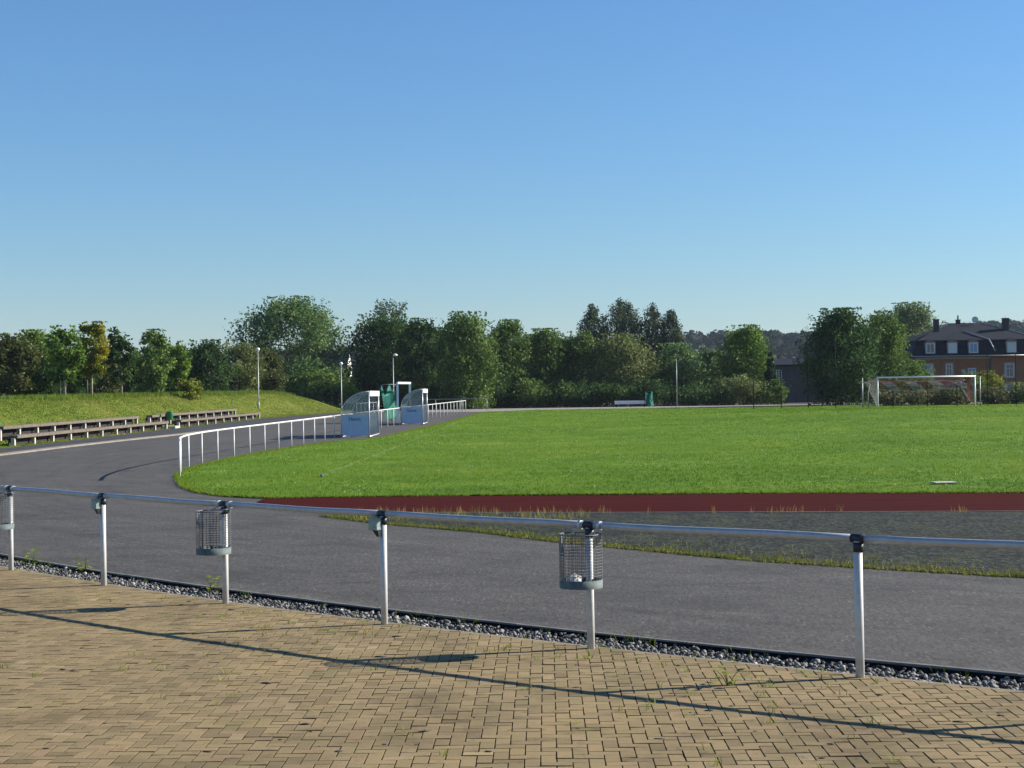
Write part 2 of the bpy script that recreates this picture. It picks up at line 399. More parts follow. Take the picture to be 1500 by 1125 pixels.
# ---------------------------------------------------------------- the setting
CX, CY, RR = 38.344, 60.396, 59.898          # circle of the near railing
def arc(a, r): return (CX + r * math.cos(R(a)), CY + r * math.sin(R(a)))
def sheet(name, pts, dz, mat, step=5.0, zfun=zt, kind='structure', parent=None):
    bm = bmesh.new(); bm.faces.new([bm.verts.new((p[0], p[1], 0)) for p in pts])
    xs = [p[0] for p in pts]; ys = [p[1] for p in pts]
    for ax, lo, hi in ((0, min(xs), max(xs)), (1, min(ys), max(ys))):
        k = math.ceil(lo / step) * step
        while k < hi:
            co = [0, 0, 0]; co[ax] = k; no = [0, 0, 0]; no[ax] = 1
            bmesh.ops.bisect_plane(bm, geom=bm.verts[:] + bm.edges[:] + bm.faces[:], plane_co=co, plane_no=no)
            k += step
    bmesh.ops.triangulate(bm, faces=bm.faces[:])
    for v in bm.verts: v.co.z = float(zfun(v.co.x, v.co.y)) + dz
    bmesh.ops.recalc_face_normals(bm, faces=bm.faces[:])
    if sum(f.normal.z for f in bm.faces) < 0: bmesh.ops.reverse_faces(bm, faces=bm.faces[:])
    me = bpy.data.meshes.new(name); bm.to_mesh(me); bm.free(); me.materials.append(mat)
    o = link(name, me, parent)
    if kind: o['kind'] = kind
    return o
# ground to the horizon, with the grass bank on the left
gx = np.unique(np.concatenate([np.linspace(-4000, -200, 12), np.arange(-200, -45, 12), np.arange(-45, -10, .8), np.arange(-10, 81, 5), np.linspace(90, 300, 12), np.linspace(400, 4000, 10)]))
gy = np.unique(np.concatenate([np.linspace(-600, -40, 6), np.arange(-30, 40, 5), np.arange(40, 200, 2.5), np.linspace(210, 480, 14), np.linspace(560, 4500, 10)]))
X, Y = np.meshgrid(gx, gy); Z = zg(X, Y) - .03 - .32 * (1 - sstep((Y - 15) / 30))
idx = np.arange(X.size).reshape(X.shape)
Fq = np.stack([idx[:-1, :-1], idx[:-1, 1:], idx[1:, 1:], idx[1:, :-1]], -1).reshape(-1, 4)
ground = link('ground', npmesh('ground', np.stack([X, Y, Z], -1).reshape(-1, 3), Fq, MAT['meadow'], smooth=True)); ground['kind'] = 'structure'
KL = [(-20.95, 52), (-20.35, 58), (-20.0, 63), (-19.65, 70), (-19.05, 77), (-18.15, 85), (-16.6, 105), (-14.6, 130), (-12.6, 155), (-11.2, 172)]
asph = [arc(a, RR - .76) for a in np.arange(-95, -171.9, -1.5)] + KL + [(92, 172), (92, .5)]
sheet('asphalt_track', asph, 0.0, MAT['asphalt'])
EDGE = [(15, 13.3), (9.5, 16.2), (5.99, 18.48), (4.63, 19.5), (3.12, 20.74), (1.45, 22.72), (0.69, 23.66), (-.59, 25.6), (-2.3, 27.5), (-3.61, 29.42)]
sheet('gravel_apron', [(92, 2)] + EDGE + [(-3.4, 30.0), (-1.46, 29.9), (1.87, 29.3), (5.58, 28.76), (9.16, 28.26), (92, 17.5)], .008, MAT['cinder'])
sheet('red_running_track', [(92, 17.3), (9.16, 28.2), (5.58, 28.7), (1.87, 29.22), (-1.46, 29.84), (-3.61, 30.1), (-4.6, 31.6), (-5.5, 33.7), (-5.5, 35.0), (10.74, 33.4), (92, 23)], .016, MAT['tartan'])
# thin pale edging between red track and gravel, and one worn lane line
def strip(name, pts, w, dz, mat, h=0.0, parent=None, kind='structure', zfun=zt):
    n = len(pts); V = []; Fc = []
    for i, p in enumerate(pts):
        a = Vector(pts[max(i - 1, 0)]); b = Vector(pts[min(i + 1, n - 1)]); d = (b - a).normalized(); nn = Vector((-d.y, d.x))
        for s in (-.5, .5):
            q = Vector(p) + nn * (w * s); z = float(zfun(q.x, q.y)) + dz
            V.append((q.x, q.y, z + h)); 
            V.append((q.x, q.y, z - .25))
    for i in range(n - 1):
        a = i * 4; b = a + 4
        Fc += [(a, b, b + 2, a + 2), (a, a + 1, b + 1, b), (a + 2, b + 2, b + 3, a + 3)]
    Fc += [(0, 2, 3, 1), ((n - 1) * 4, (n - 1) * 4 + 1, (n - 1) * 4 + 3, (n - 1) * 4 + 2)]
    me = bpy.data.meshes.new(name); me.from_pydata(V, [], Fc); me.materials.append(mat); me.update()
    o = link(name, me, parent)
    if kind: o['kind'] = kind
    return o
strip('track_edging', [(60, 21.5), (9.16, 28.22), (5.58, 28.72), (1.87, 29.25), (-1.46, 29.86), (-3.3, 30.1)], .07, .02, MAT['kerb'])
strip('lane_line', [(60, 24.0), (9.6, 30.7), (6.4, 31.15)], .025, .019, MAT['lane'])
FIELD = [(92, 22.4), (10.74, 33.06), (5.15, 34.06), (0.72, 34.6), (-3.51, 34.8), (-5.32, 34.75), (-6.55, 35.68), (-7.5, 37.36), (-8.26, 39.44), (-9.1, 42.72),
         (-9.75, 45.5), (-10.1, 49), (-10.12, 52), (-9.98, 56), (-9.62, 61), (-8.9, 65.8), (-8.0, 70.7), (-6.9, 72.4), (-6.2, 75), (-5.55, 85), (-4.4, 100), (-3.6, 118), (-3.0, 132), (-2.0, 142), (2, 149), (20, 151), (92, 151)]
sheet('playing_field', FIELD, .032, MAT['turf'])
sheet('far_path', [(-10.6, 146), (-2.6, 143.5), (2, 149.5), (20, 151.5), (92, 151.5), (92, 170), (-10.6, 170)], .012, MAT['path_gravel'])
strip('kerb_strip', [(x - .25, y) for x, y in KL], .55, .0, MAT['kerb_warm'], h=.05)
dark = [(x - .52, y) for x, y in KL] + [(-14.6, 172), (-15.2, 165), (-16.6, 150), (-18.6, 140), (-20.2, 129), (-21.4, 100), (-22.3, 73), (-23.2, 60), (-24, 52)]
sheet('dark_path', dark, .004, MAT['asphalt_dark'])
line = [(-5.28, 43.4), (-4.7, 60), (-4.1, 80), (-3.5, 100), (-3.0, 120)]
sheet('woodland_floor', [(-14, 172.5), (92, 172.5), (92, 232), (-60, 232), (-60, 176), (-30, 171)], .02, simple('leaf_litter', (.045, .038, .02), 1, 0, .4, 1.5, .5, 30, obj=False), 6.0, zg)
sheet('touchline', [(x - .06, y) for x, y in line] + [(x + .06, y) for x, y in line[::-1]], .085, MAT['chalk'])

# gravel channel and kerb beside the railing
def ring(name, r1, r2, ztop, zbot, a0, a1, da, mat, parent=None, kind=None):
    m = MB(); A = np.arange(a0, a1 - 1e-6, da)
    vs = []; fs = []
    for a in A:
        for r, z in ((r1, zbot), (r1, ztop), (r2, ztop), (r2, zbot)): vs.append((*arc(a, r), z))
    for i in range(len(A) - 1):
        for k in range(3): fs.append((i * 4 + k, i * 4 + k + 1, i * 4 + 5 + k, i * 4 + 4 + k))
    n = (len(A) - 1) * 4
    fs += [(0, 3, 2, 1), (n, n + 1, n + 2, n + 3)]
    m.add(vs, fs); o = m.build(name, mat, parent)
    if kind: o['kind'] = kind
    return o
bed = ring('gravel_channel', RR - .14, RR - .70, -.075, -.3, -112, -172, -1, MAT['soil'], kind='structure')
kerb = ring('kerb', RR - .705, RR - .755, -.02, -.3, -112, -172, -1, MAT['kerb'], kind='structure')
# kerb stones one metre long, each a piece of its own, set on the kerb footing
step = math.degrees(1.0 / RR)
k = 0
for i in range(40):
    a = -116 - i * step
    sub = [a - step * f for f in (0.003, .5, .997)]
    m = MB(); vs = []; fs = []; dz = random.uniform(-.003, .003); dr = random.uniform(-.003, .003)
    for b in sub:
        for r, z in ((RR - .70 + dr, -.13), (RR - .70 + dr, .006 + dz), (RR - .706 + dr, .012 + dz), (RR - .754 + dr, .012 + dz), (RR - .76 + dr, .006 + dz), (RR - .76 + dr, -.02)): vs.append((*arc(b, r), z))
    for q in range(2):
        for e in range(5): fs.append((q * 6 + e, q * 6 + e + 1, q * 6 + 7 + e, q * 6 + 6 + e))
    fs += [(5, 4, 3, 2, 1, 0), (12, 13, 14, 15, 16, 17)]
    m.add(vs, fs); m.build('kerb_stone', MAT['kerb'], kerb)
ring('kerb_shade_strip', RR - .683, RR - .6955, -.003, -.3, -112, -172, -.5, MAT['kerb_shade'], kind='structure')  # added dark strip that paints the shade along the kerb face
edging = ring('paving_edging', RR - .085, RR - .135, -.004, -.25, -112, -172, -.5, MAT['kerb_warm'], kind='structure')
# crushed stones
bm = bmesh.new(); bmesh.ops.create_icosphere(bm, subdivisions=1, radius=1.0)
ico_v = np.array([v.co[:] for v in bm.verts]); ico_f = np.array([[v.index for v in f.verts] for f in bm.faces]); bm.free()
NS = 13500
ang = rng.uniform(-146, -117, NS); rad = rng.uniform(RR - .695, RR - .145, NS)
size = np.clip(rng.lognormal(-4.12, .34, NS), .009, .032)
nv = len(ico_v)
sc = rng.uniform(.6, 1.25, (NS, 1, 3)) * size[:, None, None]; sc[:, :, 2] *= .75
jit = 1 + rng.uniform(-.28, .28, (NS, nv, 1))
V = ico_v[None] * jit * sc
th = rng.uniform(0, 6.28, NS); ph = rng.uniform(-.7, .7, NS)
c, s_ = np.cos(ph)[:, None], np.sin(ph)[:, None]
y2 = V[:, :, 1] * c - V[:, :, 2] * s_; z2 = V[:, :, 1] * s_ + V[:, :, 2] * c
c, s_ = np.cos(th)[:, None], np.sin(th)[:, None]
x3 = V[:, :, 0] * c - y2 * s_; y3 = V[:, :, 0] * s_ + y2 * c
V = np.stack([x3 + (CX + rad * np.cos(np.radians(ang)))[:, None], y3 + (CY + rad * np.sin(np.radians(ang)))[:, None], z2 + (-.072 + rng.uniform(0, .042, NS) + size * .3)[:, None]], -1)
tn = np.repeat(np.clip(rng.beta(1.6, 1.9, NS), 0, 1), nv)
st = link('gravel_stones', npmesh('gravel_stones', V.reshape(-1, 3), (ico_f[None] + (np.arange(NS) * nv)[:, None, None]).reshape(-1, 3), MAT['stone'], tn), bed)
st['kind'] = 'stuff'; st['label'] = 'grey crushed stones filling the channel beside the kerb'

# ---------------------------------------------------------------- herringbone paving
paved = sheet('paved_area', [arc(a, RR + .0 - .10) for a in np.arange(-100, -172, -1.5)] + [(-60, 40), (-60, -40), (40, -40), (40, 2)], -.019, MAT['joint'], 8.0, lambda x, y: 0.0)
C = .0985; PW = .0932; RZ = R(-1.3); OX, OY = .03, 9.0
cr, sr = math.cos(RZ), math.sin(RZ)
def pv(i, j): return (OX + (i * cr - j * sr) * C, OY + (i * sr + j * cr) * C)
REDGE = RR - .083
def clip_poly(poly):
    cx = sum(p[0] for p in poly) / len(poly); cy = sum(p[1] for p in poly) / len(poly)
    ds = [math.hypot(p[0] - CX, p[1] - CY) - REDGE for p in poly]
    if min(ds) >= 0: return poly, False
    if max(ds) <= .012: return None, True
    out = []
    for k in range(len(poly)):
        a, b = poly[k], poly[(k + 1) % len(poly)]; da, db = ds[k], ds[(k + 1) % len(poly)]
        if da >= 0: out.append(a)
        if (da >= 0) != (db >= 0):
            t = da / (da - db); out.append((a[0] + (b[0] - a[0]) * t, a[1] + (b[1] - a[1]) * t))
    return out, True
def prism_paver(m, poly, t, tilt, dz):
    cx = sum(p[0] for p in poly) / len(poly); cy = sum(p[1] for p in poly) / len(poly); n = len(poly)
    def zz(x, y): return dz + tilt[0] * (x - cx) + tilt[1] * (y - cy)
    top = []; mid = []; bot = []
    for (x, y) in poly:
        L = math.hypot(x - cx, y - cy) or 1; f = max(0, 1 - .0048 / L)
        tx, ty = cx + (x - cx) * f, cy + (y - cy) * f
        top.append((tx, ty, zz(tx, ty))); mid.append((x, y, zz(x, y) - .0022)); bot.append((x, y, -.05))
    fs = [tuple(range(n))]
    for k in range(n):
        q = (k + 1) % n
        fs += [(n + k, n + q, q, k), (2 * n + k, 2 * n + q, n + q, n + k)]
    b0 = len(m.v); m.add(top + mid + bot, fs, False, t)
    for k in range(n, 3 * n): m.d[b0 + k] = .85 if k < 2 * n else 1.0
hp = MB(); ONE = {}
def unit(w, h):
    m = MB(); prism_paver(m, [(-w / 2, -h / 2), (w / 2, -h / 2), (w / 2, h / 2), (-w / 2, h / 2)], 0.0, (0, 0), 0.0)
    return m.mesh('paver', MAT['paver'])
ONE['h'] = unit(2 * C - (C - PW), PW); ONE['v'] = unit(PW, 2 * C - (C - PW))
cells = []
for j in range(-38, 175):
    for i in range(-145, 82):
        mm = (i - j) % 4
        if mm == 0: w, h, kd = 2, 1, 'h'
        elif mm == 3: w, h, kd = 1, 2, 'v'
        else: continue
        ccx, ccy = pv(i + w / 2, j + h / 2)
        if math.hypot(ccx - CX, ccy - CY) < REDGE - .2: continue
        if ccy < 5.5 or abs(ccx) > .40 * ccy + 2.2: continue
        g = (C - PW) / 2 / C
        poly = [pv(i + g, j + g), pv(i + w - g, j + g), pv(i + w - g, j + h - g), pv(i + g, j + h - g)]
        poly, cut = clip_poly(poly)
        if poly is None or len(poly) < 3: continue
        cells.append((poly, cut, ccx, ccy, kd))
vis = [c for c in cells if not c[1] and 9.62 < c[3] and abs(c[2]) < .322 * c[3] - .05]
vis.sort(key=lambda c: c[3] + .03 * abs(c[2]))
near = set(id(c) for c in vis[:300])
for c in cells:
    t = min(.98, max(.02, random.gauss(.45, .2))); tilt = (random.gauss(0, .010), random.gauss(0, .010)); dz = random.gauss(0, .0013)
    if id(c) in near:
        o = link('paver', ONE[c[4]], paved, (c[2], c[3], dz)); o.rotation_euler = (tilt[1], -tilt[0], RZ); o['tint'] = t
    else: prism_paver(hp, c[0], t, tilt, dz)
o = hp.build('pavers', MAT['paver'], paved); o['kind'] = 'stuff'

# ---------------------------------------------------------------- grass
def inside(poly, x, y):
    r = np.zeros(len(x), bool); n = len(poly)
    for i in range(n):
        x1, y1 = poly[i]; x2, y2 = poly[(i + 1) % n]
        cnd = ((y1 > y) != (y2 > y)) & (x < (x2 - x1) * (y - y1) / ((y2 - y1) + 1e-12) + x1)
        r ^= cnd
    return r
def blades(name, P, nb, h, w, lean, tint, mat, spread=.03, parent=None):
    n = len(P); P = np.repeat(P, nb, 0); N = len(P)
    h = np.repeat(np.broadcast_to(h, n), nb) * rng.uniform(.55, 1.15, N); w = np.repeat(np.broadcast_to(w, n), nb) * rng.uniform(.7, 1.3, N)
    sp = np.repeat(np.broadcast_to(spread, n), nb)
    P = P + np.stack([rng.normal(0, 1, N) * sp, rng.normal(0, 1, N) * sp, np.zeros(N)], -1)
    a = rng.uniform(0, 6.28, N); d = np.stack([np.cos(a), np.sin(a), np.zeros(N)], -1)
    b = rng.uniform(0, 6.28, N); l = np.stack([np.cos(b), np.sin(b), np.zeros(N)], -1) * (h * rng.uniform(.1, 1, N) * lean)[:, None]
    A = P - d * (w / 2)[:, None]; B = P + d * (w / 2)[:, None]; T = P + l; T[:, 2] += h
    M1 = P + l * .35 + d * (w * .36)[:, None]; M1[:, 2] += h * .58
    M0 = P + l * .35 - d * (w * .36)[:, None]; M0[:, 2] += h * .58
    V = np.stack([A, B, M1, M0, T], 1).reshape(-1, 3)
    i0 = (np.arange(N) * 5)[:, None]
    Fc = np.concatenate([i0 + np.array([[0, 1, 2]]), i0 + np.array([[0, 2, 3]]), i0 + np.array([[3, 2, 4]])], 0)
    tt = np.clip(np.repeat(np.broadcast_to(tint, n), nb) + rng.normal(0, .10, N), 0, 1)
    o = link(name, npmesh(name, V, Fc, mat, np.repeat(tt, 5)), parent); o['kind'] = 'stuff'; return o
def fbm(x, y, s, seed):
    g = np.random.default_rng(seed); v = 0
    for k in range(5):
        a = g.uniform(0, 6.28); p = g.uniform(0, 6.28, 2); f = s * 1.7 ** k
        v = v + (np.sin(f * (x * math.cos(a) + y * math.sin(a)) + p[0]) * np.sin(f * (-x * math.sin(a) + y * math.cos(a)) * .8 + p[1])) / 1.35 ** k
    return v / 2.2
def scatter(y0, y1, dens, side=3.0, poly=FIELD):
    n = int(dens * (y1 - y0) * (.34 * (y0 + y1) + 2 * side)); y = rng.uniform(y0, y1, n); hwid = .34 * y1 + side
    x = rng.uniform(-hwid, hwid, n); k = (np.abs(x) < .34 * y + side) & inside(poly, x, y); return x[k], y[k]
xs = []; hs = []; ws = []; ss = []
for (y0, y1, dn, h, w, sp) in ((22, 44, 45, .055, .011, .03), (44, 62, 26, .055, .014, .05), (62, 95, 12, .055, .022, .09), (95, 151, 4.5, .055, .04, .16)):
    x, y = scatter(y0, y1, dn); xs.append(np.stack([x, y, zt(x, y) + .03], -1)); hs.append(np.full(len(x), h)); ws.append(np.full(len(x), w)); ss.append(np.full(len(x), sp))
P = np.concatenate(xs); tn = .46 + .32 * fbm(P[:, 0], P[:, 1], .12, 3) + .2 * fbm(P[:, 0], P[:, 1], .8, 4) + np.where(rng.uniform(0, 1, len(P)) < .02, .5, 0)
for (cx_, cy_, s_x, s_y, am) in ((13.5, 41, 3, 1.6, .35), (20, 47, 5, 2, .22), (-3, 45, 2.5, 2, .25), (4, 62, 7, 3, .2), (25, 75, 9, 4, .2), (2, 90, 8, 5, .18), (8, 38, 4, 1.2, -.22), (0, 36.5, 5, .8, -.2), (18, 57, 6, 2.5, -.2)):
    tn = tn + am * np.exp(-.5 * ((P[:, 0] - cx_) / s_x) ** 2 - .5 * ((P[:, 1] - cy_) / s_y) ** 2)
hh = np.concatenate(hs) * (1 + .35 * fbm(P[:, 0], P[:, 1], .5, 8))
o = blades('field_grass', P, 4, hh, np.concatenate(ws), .9, tn, MAT['grass_blade'], np.concatenate(ss))
o['label'] = 'short green turf covering the playing field'
x, y = scatter(33, 85, 1.1); kq = fbm(x, y, .35, 41) > -.05; x, y = x[kq], y[kq]
o = blades('clover_flowers', np.stack([x, y, zt(x, y) + .05], -1), 2, .035, .028, .3, .5, MAT['clover'], .05); o['label'] = 'pale clover flowers dotted over the playing field'
# grass hanging over the rim of the field
def along(poly, dens, jitter, closed=False):
    out = []
    for i in range(len(poly) - 1):
        a = np.array(poly[i]); b = np.array(poly[i + 1]); L = np.hypot(*(b - a)); n = int(L * dens)
        t = rng.uniform(0, 1, n)[:, None]; d = (b - a) / L; nn = np.array([-d[1], d[0]])
        out.append(a + (b - a) * t + nn * jitter(n)[:, None])
    return np.concatenate(out)
rim = along([(14, 32.6)] + FIELD[1:24], 70, lambda n: -rng.exponential(.10, n) + .06)
Pz = np.c_[rim, zt(rim[:, 0], rim[:, 1]) + .012]
o = blades('rim_grass', Pz, 4, .085, .012, 1.1, .62, MAT['grass_blade'], .03); o['label'] = 'longer grass along the rim of the playing field'
# bank grass
n = 60000; y = rng.uniform(60, 160, n); x = np.interp(y, TOE_Y, TOE_X) + .9 - rng.uniform(0, 1, n) ** .8 * 12
k = np.abs(x) < .345 * y + 3; x, y = x[k], y[k]
o = blades('bank_grass', np.stack([x, y, zg(x, y) - .03], -1), 4, .075 + .03 * fbm(x, y, .4, 5), .035, 1.2, np.clip(.5 + .34 * fbm(x * .45, y * 1.0, .55, 6) + .26 * fbm(x, y, 1.6, 9), .05, .95), MAT['meadow_blade'], .12)
o['label'] = 'mown yellow green grass on the bank behind the benches'
n = 2500; y = rng.uniform(95, 160, n); x = np.interp(y, TOE_Y, TOE_X) - rng.uniform(6, 9, n)
o = blades('tall_bank_grass', np.stack([x, y, zg(x, y) - .03], -1), 4, .34, .035, .7, .25, MAT['meadow_blade'], .1); o['label'] = 'taller green grass along the top of the bank under the shrubs'
# weeds on the gravel apron
w1 = along(EDGE, 130, lambda n: -rng.exponential(.13, n) + .03)
o = blades('edge_grass', np.c_[w1, np.full(len(w1), .005)], 4, .038, .012, 1.4, np.clip(.32 + .3 * fbm(w1[:, 0], w1[:, 1], 1.5, 7), .1, 1), MAT['dry_grass'], .03); o['label'] = 'yellowish grass fringe between asphalt and gravel apron'
w2 = along(EDGE, 38, lambda n: -rng.exponential(.55, n)); keep = fbm(w2[:, 0], w2[:, 1], 1.1, 12) > -.15; w2 = w2[keep]
o = blades('apron_weeds', np.c_[w2, np.full(len(w2), .008)], 4, .07, .008, .9, .42, MAT['dry_grass'], .05); o['label'] = 'dry weeds growing in the gravel apron'
BOT = [(12, 27.75), (9.16, 28.2), (5.58, 28.7), (1.87, 29.22), (-1.46, 29.84), (-3.4, 30.2)]
w3 = along(BOT, 9, lambda n: rng.normal(.08, .10, n)); keep = fbm(w3[:, 0] * 1.0, w3[:, 1] * 0, 1.6, 21) + np.where(w3[:, 0] < 4, .3, -.25) > -.0; w3 = w3[keep]
o = blades('track_edge_weeds', np.c_[w3, np.full(len(w3), .01)], 3, .15, .008, .4, .8, MAT['dry_grass'], .03); o['label'] = 'dry upright weed stems along the lower edge of the red track'
w4 = along([(-3.4, 30.0), (-1.5, 29.5), (1.5, 28.8)], 34, lambda n: rng.uniform(-1.6, .1, n)); keep = inside([(4, 29)] + EDGE[4:] + [(-3.4, 30.0)], w4[:, 0], w4[:, 1]); w4 = w4[keep]
o = blades('corner_weeds', np.c_[w4, np.full(len(w4), .008)], 4, .13, .010, .8, .55, MAT['dry_grass'], .05); o['label'] = 'dense dry weeds in the narrow corner of the gravel apron'
# weeds in the paving joints, mostly near the rail posts
def pdist(n, cx, cy, s): return np.stack([rng.normal(cx, s, n), rng.normal(cy, s * .8, n)], -1)
sp = [pdist(9, *q) for q in ((.6, 13.3, .3), (1.5, 12.5, .5), (-.4, 14.0, .4), (-1.4, 14.9, .35), (-2.2, 15.4, .5), (-3.0, 16.4, .35), (2.2, 12.0, .3), (-2.6, 14.0, .6), (.8, 11.0, .8), (-3.6, 13.5, .9), (-4.6, 17.6, .4), (1.2, 10.2, .7), (-1.0, 12.2, .9))]
sp = np.concatenate(sp); sp = sp[np.hypot(sp[:, 0] - CX, sp[:, 1] - CY) > RR - .05]
o = blades('paving_weeds', np.c_[sp, np.full(len(sp), -.008)], 6, .065, .007, 1.0, .72, MAT['weed'], .026); o['label'] = 'small weeds and grass sprouting from the paving joints'
ch = np.stack([rng.uniform(-144, -120, 420), RR - rng.choice([.15, .69], 420, p=[.4, .6]) + rng.normal(0, .03, 420)], -1)
ch = ch[fbm(ch[:, 0], ch[:, 0] * 0, 1.8, 31) > .02]
o = blades('channel_weeds', np.c_[CX + ch[:, 1] * np.cos(np.radians(ch[:, 0])), CY + ch[:, 1] * np.sin(np.radians(ch[:, 0])), np.full(len(ch), -.06)], 5, .10, .007, .9, .5, MAT['weed'], .03); o['label'] = 'weeds growing along the gravel channel'
def leafy(name, x, y, z, h, label, n=26, colr='weed'):
    t = thing(name, (x, y, z), label, 'plant', None)
    m = MB()
    for k in range(5):
        a = random.uniform(0, 6.28); m.tube([(x, y, z), (x + .05 * math.cos(a), y + .05 * math.sin(a), z + h * .6), (x + .10 * math.cos(a), y + .1 * math.sin(a), z + h)], [.004, .003, .002], 4, t=.4)
    m.build('stem', MAT[colr], t)
    m = MB()
    for k in range(n):
        a = random.uniform(0, 6.28); rr = random.uniform(.02, .13); zz = z + random.uniform(.25, 1.0) * h; L = random.uniform(.05, .09); ww = L * .42
        d = Vector((math.cos(a), math.sin(a), random.uniform(-.3, .5))).normalized(); sd_ = d.cross(Vector((0, 0, 1))).normalized()
        c = Vector((x + rr * math.cos(a), y + rr * math.sin(a), zz))
        m.add([c, c + d * L * .5 + sd_ * ww, c + d * L, c + d * L * .5 - sd_ * ww], [(0, 1, 2, 3)], False, random.uniform(.35, 1))
    m.build('leaves', MAT[colr], t); return t
p_ = arc(-138.0, RR - .66); leafy('weed_plant', p_[0], p_[1], -.06, .24, 'leafy green weed in the gravel right of the leftmost rail post')
p_ = arc(-135.0, RR - .66); leafy('weed_plant', p_[0], p_[1], -.06, .20, 'leafy green weed in the gravel left of the second litter basket from the left')
p_ = arc(-139.35, RR - .55); leafy('weed_plant', p_[0], p_[1], -.06, .26, 'bushy pale weed in the gravel at the left picture edge')
leafy('paving_weed', 1.62, 12.02, -.01, .13, 'tall thin weed in the paving left of the rightmost rail post', 14)

# crumbs of soil and moss lying in the joints
nd = 110; dxy = np.stack([rng.uniform(-4.5, 3.5, nd), rng.uniform(9.6, 17.5, nd)], -1)
dxy = dxy[(np.hypot(dxy[:, 0] - CX, dxy[:, 1] - CY) > RR + .1) & (np.abs(dxy[:, 0]) < .34 * dxy[:, 1])]; nd = len(dxy)
sz = rng.uniform(.008, .028, (nd, 1, 1)) * np.stack([rng.uniform(.8, 2.2, nd), rng.uniform(.6, 1.4, nd), rng.uniform(.25, .5, nd)], -1)[:, None, :]
V = ico_v[None] * (1 + rng.uniform(-.3, .3, (nd, nv, 1))) * sz + np.c_[dxy, np.zeros(nd)][:, None, :]
o = link('soil_crumbs', npmesh('soil_crumbs', V.reshape(-1, 3), (ico_f[None] + (np.arange(nd) * nv)[:, None, None]).reshape(-1, 3), MAT['soil'])); o['kind'] = 'stuff'; o['label'] = 'dark crumbs of soil and moss on the paving'
# ---------------------------------------------------------------- near railing
POST_A = [-126.535 - 2.447 * k for k in range(-3, 9)]
RH = 1.085
rail = thing('railing', (*arc(-131.4, RR), 0), 'near railing of grey aluminium tube on white posts along the paving', 'railing')
A = np.arange(-117.5, -147.6, -.4)
seg = [a for a in POST_A]
for i in range(len(seg) - 1):
    pts = [(*arc(a, RR), RH + .004 * math.sin(a * 3)) for a in np.linspace(seg[i] - .002, seg[i + 1] + .002, 7)]
    MB().tube(pts, .032, 16).build('rail_tube', MAT['rail'], rail)
pm = MB().tube([(0, 0, -.2), (0, 0, RH - .02)], .034, 18).mesh('post', MAT['post'])
for a in POST_A:
    c = arc(a, RR); o = link('post', pm, rail, Vector((*c, 0)) - ORG[rail.name]); o.rotation_euler = (random.gauss(0, .002), random.gauss(0, .002), 0)
    m = MB(); t = R(a + 90); dx, dy = math.cos(t), math.sin(t)
    m.tube([(c[0] - dx * .055, c[1] - dy * .055, RH), (c[0] + dx * .055, c[1] + dy * .055, RH)], .0365, 16)
    m.tube([(*c, RH - .03), (*c, RH - .105)], .0405, 16)
    m.build('clamp', MAT['clamp'], rail)
# litter baskets hung on the near side of three posts
def basket(a, label, off, litter):
    c = arc(a, RR); t = R(a + 90); tx, ty = math.cos(t), math.sin(t)
    cx, cy = c[0] + math.cos(R(a)) * .16 - tx * off, c[1] + math.sin(R(a)) * .16 - ty * off
    if off is None: pass
    b = thing('litter_basket', (cx, cy, .55), label, 'litter basket', 'wire litter baskets hanging on the near railing')
    z0, z1, r = .555, 1.02, .185
    m = MB(); m.lathe([(r + .004, z0), (r + .004, z0 + .072), (r - .004, z0 + .072), (r - .004, z0 + .006), (0.001, z0 + .006)], (cx, cy, 0), 28)
    m.lathe([(0.001, z0), (r + .004, z0)], (cx, cy, 0), 28); m.build('bottom_pan', MAT['band'], b)
    m = MB()
    for k in range(32):
        an = 2 * math.pi * k / 32; p = (cx + r * math.cos(an), cy + r * math.sin(an)); m.tube([(*p, z0 + .05), (*p, z1)], .0026, 4, False)
    for k in range(1, 15):
        z = z0 + .085 + (z1 - z0 - .085) * k / 15
        m.tube([(cx + r * math.cos(2 * math.pi * q / 28), cy + r * math.sin(2 * math.pi * q / 28), z) for q in range(29)], .0026, 4, False)
    m.build('wire_mesh', MAT['galv'], b)
    m = MB(); m.tube([(cx + r * math.cos(2 * math.pi * q / 28), cy + r * math.sin(2 * math.pi * q / 28), z1) for q in range(29)], .006, 6, False); m.build('top_ring', MAT['galv'], b)
    for s in (-1, 1):
        m = MB(); q = (c[0] + tx * (.105 * s - off * .4), c[1] + ty * (.105 * s - off * .4))
        m.tube([(q[0] - tx * .014, q[1] - ty * .014, RH), (q[0] + tx * .014, q[1] + ty * .014, RH)], .040, 14)
        m.tube([(*q, RH - .03), (cx + tx * .1 * s, cy + ty * .1 * s, z1)], .006, 6); m.build('strap', MAT['frame_alu'], b)
    m = MB()
    for k in range(3):
        an = math.pi * .55 + k * .35 + R(a); m.tube([(cx - .17 * math.cos(an), cy - .17 * math.sin(an), z0 + .02), (cx - .17 * math.cos(an), cy - .17 * math.sin(an), z1)], .007, 6)
    m.build('upright', MAT['galv'], b)
    if litter:
        l = MB(); l.add([(cx + v[0] * .08 * random.uniform(.6, 1.2) + litter[0], cy + v[1] * .08 * random.uniform(.6, 1.2) + litter[1], z0 + .07 + v[2] * .06) for v in ico_v], [tuple(f) for f in ico_f])
        o = l.build('crumpled_litter', MAT['litter']); setp(o, litter[2], 'litter')
basket(POST_A[4], 'wire litter basket with green grey pan, nearest of the three on the railing', -.02, (-.06, -.03, 'crumpled pale litter inside the nearest litter basket'))
basket(POST_A[6], 'wire litter basket on the railing, middle of three', -.015, None)
basket(POST_A[8], 'wire litter basket cut by the left edge of the picture', -.015, None)
